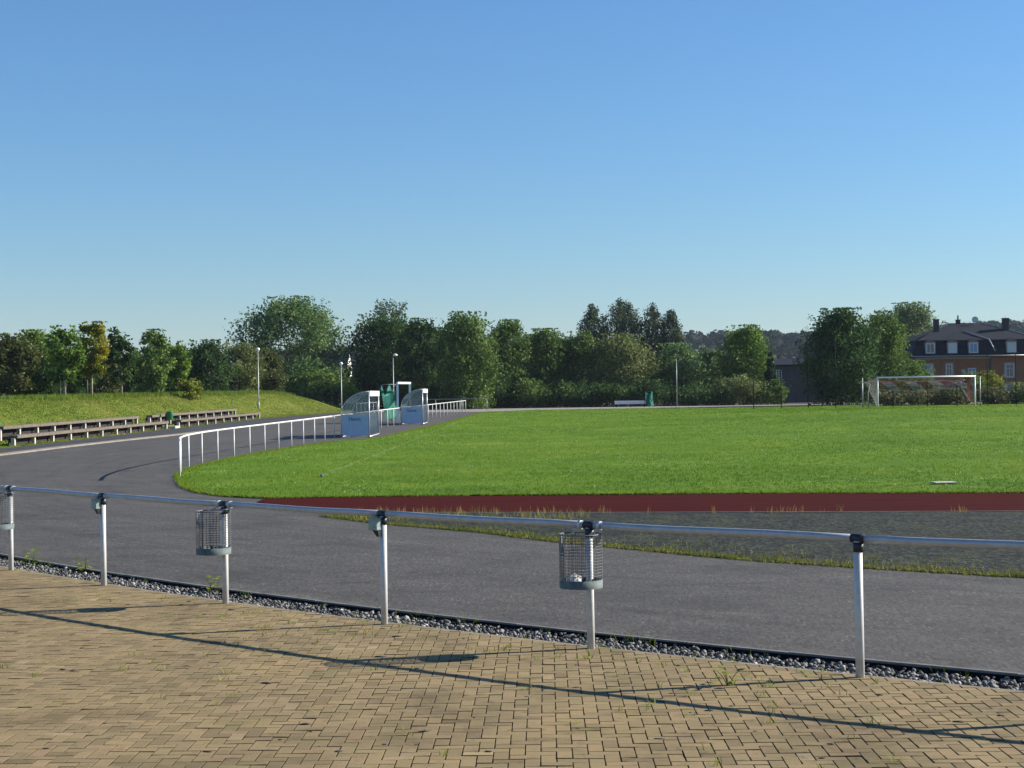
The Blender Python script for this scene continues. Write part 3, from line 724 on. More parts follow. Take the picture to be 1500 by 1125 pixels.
def jbox(a, label, matk):
    c = arc(a, RR); t = R(a + 90); tx, ty = math.cos(t), math.sin(t); nx, ny = math.cos(R(a)), math.sin(R(a))
    # stands on the near left side of the post head
    x, y = c[0] + tx * -.055 + nx * .06 + .01, c[1] + ty * -.055 + ny * .06
    b = thing('socket_box', (x, y, .9), label, 'box', 'small boxes on the railing posts')
    MB().box((x, y, .985), (.12, .085, .115), rz=t, bev=.006).build('box_body', MAT[matk], b)
    MB().box((x, y, 1.046), (.128, .093, .012), rz=t, bev=.003).build('lid', MAT[matk], b)
    m = MB(); q = Matrix.Rotation(t, 3, 'Z')
    vs = [q @ Vector(v) + Vector((x, y, 0)) for v in ((-.02, -.03, .927), (.06, -.03, .927), (.06, .03, .927), (-.02, .03, .927), (.03, -.02, .865), (.06, -.02, .865), (.06, .02, .865), (.03, .02, .865))]
    m.add(vs, [(0, 1, 2, 3), (7, 6, 5, 4), (0, 4, 5, 1), (1, 5, 6, 2), (2, 6, 7, 3), (3, 7, 4, 0)]); m.build('bracket', MAT['clamp'], b)
jbox(POST_A[5], 'green grey socket box on the rail post between two litter baskets', 'box_green')
jbox(POST_A[7], 'small grey green socket box on the second rail post from the left', 'box_green')

# ---------------------------------------------------------------- white railing round the field
def railing(name, pts, h, label, r=.03, pr=.026, mat='white_rail', down_ends=True):
    t = thing(name, (*pts[0], zf(*pts[0])), label, 'railing')
    me = MB().tube([(0, 0, -.15), (0, 0, h - .02)], pr, 10).mesh('post', MAT[mat])
    for p in pts: link('post', me, t, Vector((*p, zf(*p))) - ORG[t.name])
    path = [(*p, zf(*p) + h) for p in pts]
    # one tube per two bays
    dense = []
    for i in range(len(path) - 1):
        a, b = Vector(path[i]), Vector(path[i + 1]); pa = Vector(path[i - 1]) if i else a - (b - a); pb = Vector(path[i + 2]) if i + 2 < len(path) else b + (b - a)
        for s in range(4):
            u = s / 4; dense.append(.5 * ((2 * a) + (-pa + b) * u + (2 * pa - 5 * a + 4 * b - pb) * u * u + (-pa + 3 * a - 3 * b + pb) * u ** 3))
    dense.append(Vector(path[-1]))
    MB().tube(dense, r, 10).build('top_rail', MAT[mat], t); return t
ip = [(-9.36, 44.1), (-9.86, 46.6), (-10.14, 49.1), (-10.22, 51.6), (-10.17, 54.1), (-10.05, 56.6), (-9.9, 59.1), (-9.73, 61.6)]
while ip[-1][1] < 141.5: ip.append((ip[-1][0] + 2.5 * .0690, ip[-1][1] + 2.5))
railing('field_railing', ip, 1.08, 'long white railing curving along the left side of the field')
railing('short_railing', [(-12.75 + k * .20, 128.5 + k * 1.6) for k in range(6)], 1.1, 'short white railing seen through the nearer dugout roof', .028, .03)
railing('far_railing', [(-9.9, 152.2), (-7.4, 151.7), (-4.9, 151.2), (-2.43, 150.6)], 1.15, 'thin grey railing in front of the broad hornbeam', .028, .026, 'grey_steel')

# ---------------------------------------------------------------- bench rows
def bench(p0, p1, n, zoff, name, label, legh, bank):
    t = thing(name, (*p0, zf(*p0)), label, 'bench', 'spectator benches below the grass bank')
    P = [Vector((p0[0] + (p1[0] - p0[0]) * k / (n - 1), p0[1] + (p1[1] - p0[1]) * k / (n - 1))) for k in range(n)]
    d = (P[1] - P[0]).normalized(); ang_ = math.atan2(d.y, d.x)
    for p in P:
        zb = zf(p.x, p.y) + zoff
        MB().box((p.x, p.y, zb + legh / 2 - .1), (.16, .16, legh + .2), rz=ang_, bev=.008).build('leg', MAT['leg'], t)
    for a, b in zip(P[:-1], P[1:]):
        for s in (-.1, .1):
            nn = Vector((-d.y, d.x)) * s; e = d * .012; j = random.uniform(-.006, .006)
            za, zb = zf(a.x, a.y) + zoff + legh + .071 + j, zf(b.x, b.y) + zoff + legh + .071 + j
            MB().bar((a.x + nn.x + e.x, a.y + nn.y + e.y, za), (b.x + nn.x - e.x, b.y + nn.y - e.y, zb), .185, .14).build('seat_plank', MAT['plank'], t)
        nn = Vector((-d.y, d.x)) * .24; za, zb = zf(a.x, a.y) + zoff + .14, zf(b.x, b.y) + zoff + .14
        MB().bar((a.x + nn.x + e.x, a.y + nn.y + e.y, za), (b.x + nn.x - e.x, b.y + nn.y - e.y, zb), .04, .36).build('seat_shade_board', MAT['seat_shade'], t)  # added board, coloured as the shadow beneath the seat
    return t
bench((-23.02, 72.4), (-21.9, 99.2), 11, 0.0, 'bench_row', 'nearer half of the front bench row, at the left picture edge', .34, 0)
bench((-21.78, 102.3), (-20.65, 127.8), 11, 0.0, 'bench_row', 'farther half of the front bench row, ending beside the lamp post', .34, 0)
bench((-23.95, 73.3), (-22.95, 95.8), 10, .40, 'bench_row', 'nearer half of the raised back bench row', .34, 1)
bench((-22.8, 98.6), (-21.75, 123.0), 11, .40, 'bench_row', 'farther half of the raised back bench row, behind the green bin', .34, 1)
def green_bin(x, y, z, label):
    b = thing('green_bin', (x, y, z), label, 'bin', 'green litter bins on posts beside the benches')
    m = MB(); m.lathe([(.001, 0), (.19, 0), (.215, .02), (.215, .50), (.225, .52), (.225, .55), (.20, .55), (.195, .06), (.001, .05)], (x, y, z), 20); m.build('bin_body', MAT['bin_green'], b)
    MB().lathe([(.228, 0), (.235, .012), (.228, .024)], (x, y, z + .40), 20).build('hoop', MAT['bin_green'], b)
    MB().tube([(x - .27, y, zf(x, y) - .2), (x - .27, y, z + .42)], .03, 8).build('post', MAT['dark_steel'], b)
    MB().box((x - .24, y, z + .33), (.08, .08, .14)).build('bracket', MAT['dark_steel'], b)
green_bin(-21.95, 100.6, .88, 'green litter bin standing in the gap between the bench rows')
green_bin(-24.55, 74.6, .72, 'green litter bin at the left picture edge beside the back bench row')
# steps in the gaps between bench halves
o = MB().box((-22.0, 100.8, .42), (1.0, 1.6, .16), rz=R(2), bev=.01).box((-22.8, 97.1, .62), (.8, 1.3, .18), rz=R(2), bev=.01).build('concrete_steps', MAT['leg']); setp(o, 'low concrete steps in the gap between the bench rows', 'steps')

# ---------------------------------------------------------------- dugouts
def text_mesh(body, size, mat):
    cu = bpy.data.curves.new('lettering', 'FONT'); cu.body = body; cu.size = size; cu.extrude = .004; cu.align_x = 'CENTER'; cu.align_y = 'CENTER'
    tmp = bpy.data.objects.new('tmp', cu); col.objects.link(tmp)
    dg = bpy.context.evaluated_depsgraph_get(); me = bpy.data.meshes.new_from_object(tmp.evaluated_get(dg))
    bpy.data.objects.remove(tmp); me.materials.clear(); me.materials.append(mat); return me
def dugout(x, y, L, D, label, word):
    z = zf(x, y) + .02; t = thing('dugout', (x, y, z), label, 'dugout', 'dugouts beside the field'); yaw = .0
    H = 2.22; h1 = 1.10
    def Pt(u, v, w): return (x - u, y + v + u * 0.0, z + w)       # u back from the front, v along, w up
    prof = [(D, h1)] + [(D * math.cos(q), h1 + (H - h1) * math.sin(q)) for q in [R(90 * k / 10) for k in range(1, 11)]]
    # end panels, back panel
    for v, nm in ((0, 'end_panel'), (L, 'end_panel')):
        MB().box(Pt(D / 2, v, h1 / 2 + .04), (D - .06, .025, h1 - .09), bev=.004).build(nm, MAT['panel_blue'], t)
        m = MB(); vs = []
        a = [Pt(u, v, w) for u, w in prof] + [Pt(0, v, h1)]
        n = len(a); m.add([(p[0], p[1] - .003, p[2]) for p in a] + [(p[0], p[1] + .003, p[2]) for p in a], [tuple(range(n)), tuple(range(2 * n - 1, n - 1, -1))] + [(k, (k + 1) % n, n + (k + 1) % n, n + k) for k in range(n)])
        m.build('end_glazing', MAT['clear'], t)
        m = MB(); m.tube([Pt(u, v, w) for u, w in [(D, 0.0)] + prof], .024, 8); m.build('end_frame', MAT['frame_alu'], t)
        m = MB(); m.tube([Pt(0, v, .0), Pt(0, v, H)], .028, 8); m.build('front_post', MAT['frame_alu'], t)
        for w in (h1, .04): MB().tube([Pt(0.03, v, w), Pt(D, v, w)], .018, 6).build('end_rail', MAT['frame_alu'], t)
    MB().box(Pt(D / 2, L - .03, h1 / 2 + .04), (D - .12, .012, h1 - .12)).build('inner_lining', MAT['panel_grey'], t)
    MB().box(Pt(D - .05, L / 2, h1 / 2 + .04), (.022, L - .06, h1 - .09)).build('back_panel', MAT['panel_grey'], t)
    # curved ribbed roof in sheets
    ns = 4
    for k in range(ns):
        v0, v1 = L * k / ns + .012, L * (k + 1) / ns - .012; m = MB(); vs = []; fs = []; q = 13
        for j in range(q):
            vv = v0 + (v1 - v0) * j / (q - 1); e = .010 * (1 if j % 2 else -1)
            for (u, w) in prof: vs.append(Pt(u + e * .7, vv, w + e * .7))
        npf = len(prof)
        for j in range(q - 1):
            for i in range(npf - 1): fs.append((j * npf + i, j * npf + i + 1, (j + 1) * npf + i + 1, (j + 1) * npf + i))
        m.add(vs, fs, True); m.build('roof_sheet', MAT['clear'], t)
    m = MB(); m.tube([Pt(0, 0, H), Pt(0, L, H)], .026, 8).tube([Pt(D, 0, h1), Pt(D, L, h1)], .022, 8).tube([Pt(D, 0, .03), Pt(D, L, .03)], .022, 8); m.build('long_frame', MAT['frame_alu'], t)
    m = MB(); m.tube([Pt(0, 0, .03), Pt(0, L, .03)], .03, 8); m.build('floor_bar', MAT['frame_alu'], t)
    for v in (L * .33, L * .66): MB().tube([Pt(u, v, w) for u, w in prof], .016, 6).build('roof_rib', MAT['frame_alu'], t)
    f = MB().box(Pt(-.045, L / 2, H - .10), (.03, L - .1, .26), bev=.004).build('fascia', MAT['sign_white'], t)
    f2 = MB().box(Pt(-.062, L / 2, H - .10), (.004, L * .45, .05)).build('faded_print', MAT['panel_grey'], f)
    sb = MB().box(Pt(D * .62, L / 2, .44), (.36, L - .3, .04), bev=.006).build('seat', MAT['plank'], t)
    for v in (.4, L / 2, L - .4): MB().box(Pt(D * .62, v, .21), (.30, .05, .42)).build('seat_support', MAT['grey_steel'], t)
    me = text_mesh(word, .27, MAT['letter']); o = link('lettering', me, t); o.rotation_euler = (R(90), 0, 0)
    o.location = Vector(Pt(D * .52, -.0185, h1 - .22)) - ORG[t.name]
    return t
dugout(-6.97, 76.4, 5.4, 1.36, 'nearer glazed dugout with blue end panel lettered Heim', 'Heim')
dugout(-5.68, 99.4, 5.2, 1.36, 'farther glazed dugout with blue end panel lettered G\u00e4ste', 'G\u00e4ste')
# apron of asphalt under the dugouts shows between railing and grass

# ---------------------------------------------------------------- goals
def net_sheet(m, fn, nu, nv, w):
    """grid of flat cords over fn(u,v), u,v in 0..1"""
    for i in range(nu + 1):
        pts = [Vector(fn(i / nu, k / nv)) for k in range(nv + 1)]; m.tube(pts, w, 3, False, False)
    for k in range(nv + 1):
        pts = [Vector(fn(i / nu, k / nv)) for i in range(nu + 1)]; m.tube(pts, w, 3, False, False)
def big_goal():
    x0, x1, y = 27.47, 34.78, 118.0; z = .66; H = 2.44
    t = thing('football_goal', ((x0 + x1) / 2, y, z), 'white football goal with rolled up red and white net', 'goal')
    for x in (x0, x1): MB().tube([(x, y, z - .1), (x, y, z + H)], .058, 10).build('goal_post', MAT['white_paint'], t)
    MB().tube([(x0 - .058, y, z + H), (x1 + .058, y, z + H)], .058, 10).build('crossbar', MAT['white_paint'], t)
    for x, top in ((26.95, z + H), (36.0, z + H)): MB().tube([(x, y + 2.8, z - .1), (x, y + 2.8, z + top - z)], .045, 8).build('net_pole', MAT['grey_steel'], t)
    # folded net: a sheet from back rope to lifted hem, in red and white bands
    rope = lambda u: (x0 + .1 + (x1 - x0 - .2) * u, y + 2.2 - .2 * math.sin(math.pi * u), z + H - .26 - .12 * abs(math.sin(3 * math.pi * u)) * .7)
    hem = lambda u: (x0 + .1 + (x1 - x0 - .2) * u, y + 1.7, z + H - .86 - .16 * math.sin(math.pi * u) - .05 * math.sin(6 * u))
    def fn(u, v):
        a, b = Vector(rope(u)), Vector(hem(u)); p = a.lerp(b, v); p.y -= .25 * math.sin(math.pi * v); return p
    for k in range(8):
        m = MB(); u0, u1 = k / 8, (k + 1) / 8
        sl = lambda u, v: fn(min(1, max(0, u0 + (u1 - u0) * u + (v - .5) * .10)), v)
        net_sheet(m, sl, 13, 12, .0080); m.build('net_band', MAT['net_red' if k % 2 == 0 else 'net_white'], t)
    m = MB(); net_sheet(m, lambda u, v: (x0 + (x1 - x0) * u, y + 2.2 * v, z + H - .02 - (.26 + .1 * math.sin(3 * math.pi * u)) * v - .12 * math.sin(math.pi * v)), 44, 12, .006); m.build('roof_net', MAT['net_red'], t)
    for f in (rope, hem): MB().tube([f(k / 24) for k in range(25)], .028, 6).build('net_rope', MAT['net_white'], t)
    for x, s, nm in ((x0, -1, 0), (x1, 1, 1)):
        m = MB(); net_sheet(m, lambda u, v: (x - s * .02 * u + (-.45 * v * (1 - u) if s < 0 else -.35 * v * (1 - u) * 0), y + 2.1 * v, z + H - (H - .1) * u * (1 - .55 * v) - .3 * v), 18, 14, .009)
        m.build('side_net', MAT['net_white' if nm == 0 else 'net_red'], t)
    MB().tube([(x0 - .75, y + 2.2, z + H - .3), (x0 - .3, y + 1.2, z + H - .5), (x0 - .45, y + 1.2, z + H - 1.2), (x0 - .45, y + 1.2, z)], .045, 7).build('gathered_net', MAT['net_white'], t)
    MB().tube([(x1 - .55, y + 1.8, z + H - .35), (x1 - .5, y + 1.7, z + H - .9), (x1 - .05, y + 1.2, z + .55)], .04, 7).build('gathered_net', MAT['net_white'], t)
big_goal()
def small_goal():
    a = Vector((-7.75, 106.2)); b = Vector((-7.10, 109.1)); z = zf(*a); H = 2.62
    t = thing('small_goal', (a.x, a.y, z), 'white framed small goal with green net between the dugouts', 'goal')
    for p in (a, b): MB().box((p.x, p.y, z + H / 2), (.14, .12, H), rz=R(13), bev=.008).build('goal_post', MAT['white_paint'], t)
    d = (b - a).normalized() * .06
    MB().bar((a.x - d.x, a.y - d.y, z + H + .065), (b.x + d.x, b.y + d.y, z + H + .065), .12, .13).build('crossbar', MAT['white_paint'], t)
    bk = Vector((-1.0, .24))
    for p in (a, b):
        q = p + bk; m = MB(); m.tube([(p.x, p.y, z + H), (q.x, q.y, z + H - .02), (q.x - .25, q.y, z + H - .45), (q.x - .3, q.y, z)], .022, 6); m.build('back_frame', MAT['grey_steel'], t)
    m = MB(); m.tube([(a.x + bk.x, a.y + bk.y, z + H - .02), (b.x + bk.x, b.y + bk.y, z + H - .02)], .02, 6); m.build('back_bar', MAT['grey_steel'], t)
    m = MB()
    net_sheet(m, lambda u, v: ((a + bk * 1.15).x + (b - a).x * u + .45 * math.sin(2.4 * math.pi * u) * v * .5 + .3 * v, (a + bk).y + (b - a).y * u * (1 - .3 * v), z + H - .15 - (.25 + 2.0 * v) + .35 * math.cos(3 * math.pi * u) * (1 - v)), 34, 30, .018)
    m.build('back_net', MAT['net_green'], t)
    m = MB(); net_sheet(m, lambda u, v: (a.x + bk.x * u * .9, a.y + bk.y * u, z + H - .35 - .6 * u - (1.3 - .3 * u) * v * (.35 + .65 * u)), 16, 16, .014); m.build('side_net', MAT['net_green'], t)
small_goal()
# folded green goal and white board at the far edge
def far_kit():
    z = zf(14.2, 164)
    t = thing('folded_net_goal', (14.2, 164.5, z), 'small folded goal wrapped in green net beside the white board', 'goal')
    m = MB(); m.tube([(13.85, 164.3, z), (13.95, 164.3, z + 1.65), (14.75, 165.1, z + 1.65), (14.95, 165.1, z)], .035, 6).tube([(14.35, 164.6, z), (14.9, 164.6, z + 1.2)], .03, 6); m.build('frame', MAT['dark_steel'], t)
    m = MB(); net_sheet(m, lambda u, v: (13.92 + .8 * u + .28 * v - .1 * math.sin(3 * v), 164.2 + .8 * u + .2 * math.sin(5 * u + 3 * v), z + 1.62 - 1.5 * v - .2 * math.sin(math.pi * u) * (1 - v)), 16, 22, .022); m.build('net', MAT['net_green'], t)
    b = thing('white_board', (12.4, 164.8, z), 'long white board on short legs left of the folded green goal', 'board')
    MB().box((12.38, 164.8, z + .5), (3.3, .10, .36), bev=.01).build('board', MAT['white_paint'], b)
    for x in (10.95, 12.4, 13.85): MB().box((x, 164.8, z + .16), (.08, .08, .34)).build('leg', MAT['dark_steel'], b)
far_kit()
o = MB().box((9.92, 36.2, .07), (.52, .36, .035), rz=R(5), bev=.01).build('white_slab', MAT['leg']); setp(o, 'flat white slab lying in the grass near the red track', 'slab')
def marker(x, y):
    t = thing('corner_marker', (x, y, .03), 'small pale corner marker at the near end of the touchline', 'marker')
    MB().lathe([(.001, .0), (.05, .0), (.04, .05), (.02, .08), (.001, .085)], (x, y, .03), 10).build('cone', MAT['kerb'], t)
    MB().box((x, y, .04), (.13, .13, .03), bev=.005).build('base', MAT['kerb'], t)
marker(-5.28, 43.3)

# ---------------------------------------------------------------- lamps and poles
def lamp(x, y, ztop, label, arm=0.0, ground=None):
    z = float(zg(x, y)); t = thing('lamp_post', (x, y, z), label, 'lamp post', 'lamp posts along the track')
    MB().tube([(x, y, z - .2), (x, y, z + 1.0), (x, y, ztop - .18)], [.07, .06, .038], 10).build('pole', MAT['grey_steel'], t)
    MB().lathe([(.075, 0), (.085, .02), (.085, .5), (.06, .54)], (x, y, z), 10).build('base_sleeve', MAT['grey_steel'], t)
    if arm:
        MB().tube([(x, y, ztop - .2), (x + .05, y, ztop - .05), (x + arm, y, ztop)], .03, 8).build('arm', MAT['grey_steel'], t)
        MB().lathe([(.001, -.10), (.16, -.09), (.25, 0), (.2, .09), (.08, .14), (.001, .15)], (x + arm, y, ztop), 14).build('lamp_head', MAT['lamp_glass'], t)
    else:
        MB().lathe([(.04, -.17), (.09, -.14), (.16, -.05), (.185, .04), (.15, .12), (.07, .165), (.001, .17)], (x, y, ztop), 16).build('lamp_head', MAT['lamp_glass'], t)
        MB().lathe([(.05, -.27), (.055, -.15), (.04, -.13)], (x, y, ztop), 12).build('collar', MAT['grey_steel'], t)
lamp(-22.3, 138.0, 6.46, 'first lamp post from the left, at the end of the benches')
lamp(-16.8, 154.5, 5.45, 'lamp post left of the nearer dugout')
lamp(-11.9, 157.5, 6.3, 'lamp post with side arm behind the dugouts', .22)
z_ = zf(17.3, 165); t_ = thing('grey_pole', (17.3, 165, z_), 'thin bare grey pole at the far side of the field', 'pole')
MB().tube([(17.3, 165, z_ - .2), (17.3, 165, z_ + 5.0)], [.06, .035], 8).build('pole', MAT['grey_steel'], t_)
MB().box((17.3, 165, z_ + 5.03), (.14, .14, .06), bev=.01).build('cap', MAT['grey_steel'], t_)

# ---------------------------------------------------------------- ball-stop fence behind the goal
def fence():
    xs_ = [(20.6, 3.4), (22.95, 3.4), (25.25, 6.1), (27.6, 5.9), (29.95, 2.0), (32.5, 2.0), (35.45, 2.2), (37.96, 2.2), (40.58, 4.4), (43.0, 4.4), (45.5, 4.4), (48, 4.4)]
    t = thing('ball_stop_fence', (34, 134, zf(34, 134)), 'dark green wire fence behind the football goal', 'fence')
    for x, h in xs_: z = zf(x, 134); MB().tube([(x, 134, z - .2), (x, 134, z + h)], .04, 8).build('fence_post', MAT['dark_steel'], t)
    for (x, h), (x2, h2) in zip(xs_[:-1], xs_[1:]):
        hh_ = min(h, h2); z = zf(x, 134); m = MB()
        nx = int((x2 - x) / .12)
        for k in range(1, nx): m.tube([(x + .12 * k, 134, z + .04), (x + .12 * k, 134, z + hh_)], .0022, 3, False, False)
        for k in range(int(hh_ / .12)): m.tube([(x, 134, z + .05 + .12 * k), (x2, 134, z + .05 + .12 * k)], .0022, 3, False, False)
        m.build('wire_panel', MAT['dark_steel'], t)
        MB().tube([(x, 134, z + hh_), (x2, 134, z + hh_)], .006, 5).build('top_wire', MAT['dark_steel'], t)
fence()
# ---------------------------------------------------------------- houses
def window(t, x, z, w, h, y, trim=True, pane='pane', parts=2):
    f = MB()
    fw_ = .09
    for dx in (-w / 2 + fw_ / 2, w / 2 - fw_ / 2): f.box((x + dx, y - .03, z), (fw_, .06, h))
    for dz in (-h / 2 + fw_ / 2, h / 2 - fw_ / 2): f.box((x, y - .028, z + dz), (w - 2 * fw_, .056, fw_))
    if parts == 2: f.box((x, y - .026, z), (.06, .05, h - 2 * fw_)); f.box((x, y - .024, z + h * .17), (w - 2 * fw_, .044, .05))
    wn_ = f.build('window', MAT['frame_white'], t)
    MB().box((x, y - .008, z), (w - .1, .016, h - .1)).build('pane', MAT[pane], wn_)
    if trim:
        m = MB()
        for dx in (-w / 2 - .09, w / 2 + .09): m.box((x + dx, y - .02, z), (.16, .04, h + .02))
        m.box((x, y - .022, z + h / 2 + .10), (w + .36, .044, .16)); m.box((x, y - .05, z - h / 2 - .08), (w + .4, .10, .12))
        m.build('surround', MAT['stone_trim'], wn_)
def house():
    yf, yb = 200.0, 212.0; zb = .5; ze = 6.3; xl, xr = 51.6, 67.5; xc = 59.55
    t = thing('house', (xc, 206, zb), 'large orange brown house with dark mansard roof right of the goal', 'house')
    MB().box((xc, 206, (zb + ze) / 2 - .5), (xr - xl, yb - yf, ze - zb + 1.0)).build('wall', MAT['brick_wall'], t)
    MB().box((64.0, yf - .15, (zb + ze) / 2 - .5), (6.0, .3, ze - zb + .98)).build('wall_projection', MAT['brick_wall'], t)
    for x in (54.95, 57.0): MB().box((x, yf - .04, (zb + ze) / 2), (.5, .08, ze - zb)).build('pilaster', MAT['brick_wall'], t)
    MB().box((xc, yf - .09, ze - .28), (xr - xl + .3, .18, .22)).build('cornice', MAT['stone_trim'], t)
    # mansard: eave, flare, steep part, break, hipped top
    m = MB(); P = [(0.95, 6.28), (0.80, 6.55), (.35, 7.3), (.1, 8.2), (-.15, 8.36)]
    rings = [[(xl - e, yf - e, z), (xr + e, yf - e, z), (xr + e, yb + e, z), (xl - e, yb + e, z)] for e, z in P]
    vs = [p for r_ in rings for p in r_]; fs = []
    for k in range(len(P) - 1):
        for j in range(4): fs.append((k * 4 + j, k * 4 + (j + 1) % 4, k * 4 + 4 + (j + 1) % 4, k * 4 + 4 + j))
    fs.append((3, 2, 1, 0)); m.add(vs, fs); roof = m.build('roof', MAT['slate'], t)
    m = MB(); e = .06; zb2 = 8.33; b = [(xl - e, yf - e, zb2), (xr + e, yf - e, zb2), (xr + e, yb + e, zb2), (xl - e, yb + e, zb2)]
    rg = [(57.34, 206, 10.63), (61.77, 206, 10.63)]
    m.add(b + rg, [(0, 1, 5, 4), (1, 2, 5), (2, 3, 4, 5), (3, 0, 4), (3, 2, 1, 0)]); m.build('upper_roof', MAT['slate'], roof)
    m = MB(); m.add([(54.4, yf - .3, 8.3), (60.7, yf - .3, 8.3), (57.9, yf + 2.6, 9.62), (57.9, yf + 5.0, 9.62), (54.0, yf + 2, 8.3), (61.0, yf + 2, 8.3)], [(0, 1, 2), (0, 2, 3, 4), (1, 5, 3, 2)]); m.build('front_hip', MAT['slate'], roof)
    MB().tube([(58.3, yf + 2.2, 9.55), (59.4, yf + 1.0, 9.02), (60.75, yf - .38, 8.34), (61.2, yf - .75, 7.2), (61.35, yf - .9, 6.8)], .07, 6).build('flashing', MAT['zinc'], roof)
    for a, c in (((57.34, 206, 10.66), (xl, yf, 8.40)), ((61.77, 206, 10.66), (xr, yf, 8.40)), ((57.34, 206, 10.66), (61.77, 206, 10.66))): MB().tube([a, c], .06, 6).build('ridge_cap', MAT['zinc' if a[0] > 60 else 'slate'], roof)
    MB().tube([(xr + .12, yf - .12, 8.3), (xr + .4, yf - .4, 7.3), (xr + .9, yf - .9, 6.4)], .07, 6).build('flashing', MAT['zinc'], roof)
    m = MB(); m.tube([(xl - .98, yf - 1.0, 6.27), (xr + .98, yf - 1.0, 6.27)], .07, 8); m.build('gutter', MAT['zinc'], t)
    for x in (60.95,): MB().tube([(x, yf - .95, 6.2), (x, yf - .1, 5.9), (x, yf - .1, zb)], .05, 6).build('downpipe', MAT['zinc'], t)
    for i, x in enumerate((53.15, 55.95, 58.62, 63.45)):
        m = MB(); z0, z1 = 6.62, 8.02; w = 1.25; y0, y1 = yf - .78, yf + 1.2
        m.add([(x - w / 2, y0, z0), (x + w / 2, y0, z0), (x + w / 2, y1, z0), (x - w / 2, y1, z0), (x - w / 2, y0, z1), (x + w / 2, y0, z1), (x + w / 2, y1, z1), (x - w / 2, y1, z1)], [(0, 1, 5, 4), (1, 2, 6, 5), (3, 0, 4, 7), (4, 5, 6, 7)])
        d = m.build('dormer', MAT['zinc'], t)
        m = MB(); o_ = .12; m.add([(x - w / 2 - o_, y0 - o_, z1), (x + w / 2 + o_, y0 - o_, z1), (x + w / 2 + o_, y1, z1), (x - w / 2 - o_, y1, z1), (x - .22, y0 + .4, z1 + .42), (x + .22, y0 + .4, z1 + .42), (x + .22, y1, z1 + .42), (x - .22, y1, z1 + .42)], [(0, 1, 5, 4), (1, 2, 6, 5), (3, 0, 4, 7), (4, 5, 6, 7), (3, 2, 1, 0)])
        m.build('dormer_roof', MAT['slate'], d)
        f = MB(); w2, h2, zc = .95, 1.15, 7.28
        for dx in (-w2 / 2, w2 / 2): f.box((x + dx, y0 - .03, zc), (.10, .06, h2))
        for dz in (-h2 / 2, h2 / 2): f.box((x, y0 - .032, zc + dz), (w2 + .1, .064, .10))
        f.box((x, y0 - .026, zc), (.06, .05, h2)); f.build('dormer_frame', MAT['frame_white'], d)
        if i in (1, 3): MB().box((x, y0 - .012, zc), (w2 - .08, .02, h2 - .08)).build('roller_blind', MAT['frame_white'], d)
        else: MB().box((x, y0 - .012, zc), (w2 - .08, .02, h2 - .08)).build('pane', MAT['pane' if i == 0 else 'pane_blue'], d)
    for (x, y, w, z0, z1) in ((55.05, 203.4, .62, 8.6, 11.05), (58.75, 206.4, .5, 10.4, 11.1), (64.1, 203.6, .72, 8.6, 11.1)):
        c = MB().box((x, y, (z0 + z1) / 2), (w, w, z1 - z0), bev=.02).build('chimney', MAT['chimney'], t)
        MB().box((x, y, z1 + .04), (w + .12, w + .12, .10)).build('chimney_cap', MAT['chimney'], c)
    MB().tube([(58.75, 206.4, 11.1), (58.75, 206.4, 11.75)], .10, 6).build('flue', MAT['chimney'], t)
    MB().tube([(64.1, 203.6, 11.1), (64.1, 203.6, 11.6)], .03, 5).build('aerial', MAT['zinc'], t)
    m = MB(); m.lathe([(.001, 0), (.2, .02), (.36, .09), (.42, .15)], (0, 0, 0), 14)
    q = Matrix.Rotation(R(75), 3, 'X') @ Matrix.Rotation(R(-12), 3, 'Y'); m.v = [tuple((q @ Vector(v)) + Vector((60.75, 205.6, 11.1))) for v in m.v]
    m.tube([(60.75, 205.7, 10.4), (60.75, 205.7, 11.1)], .035, 6); m.build('satellite_dish', MAT['frame_white'], t)
    MB().tube([(55.05, 203.4, 10.75), (58.75, 206.4, 10.85), (64.1, 203.6, 10.85), (67.8, 203, 10.8)], .014, 4).build('lightning_wire', MAT['zinc'], t)
    window(t, 53.0, 4.35, 1.15, 1.75, yf, True, 'pane_blue'); window(t, 55.7, 4.5, .75, 1.5, yf - .0, True); window(t, 57.4, 3.95, .5, .9, yf, True, 'pane', 1)
    window(t, 58.6, 4.1, 1.05, 1.25, yf, False, 'pane_blue'); window(t, 63.3, 4.35, 1.0, 1.65, yf - .3, True, 'pane'); window(t, 66.0, 4.35, 1.0, 1.65, yf - .3, True, 'pane')
    for x in (53.0, 55.7, 58.6): window(t, x, 1.9, 1.0, 1.5, yf)
    window(t, 63.3, 1.9, 1.0, 1.5, yf - .3)
house()
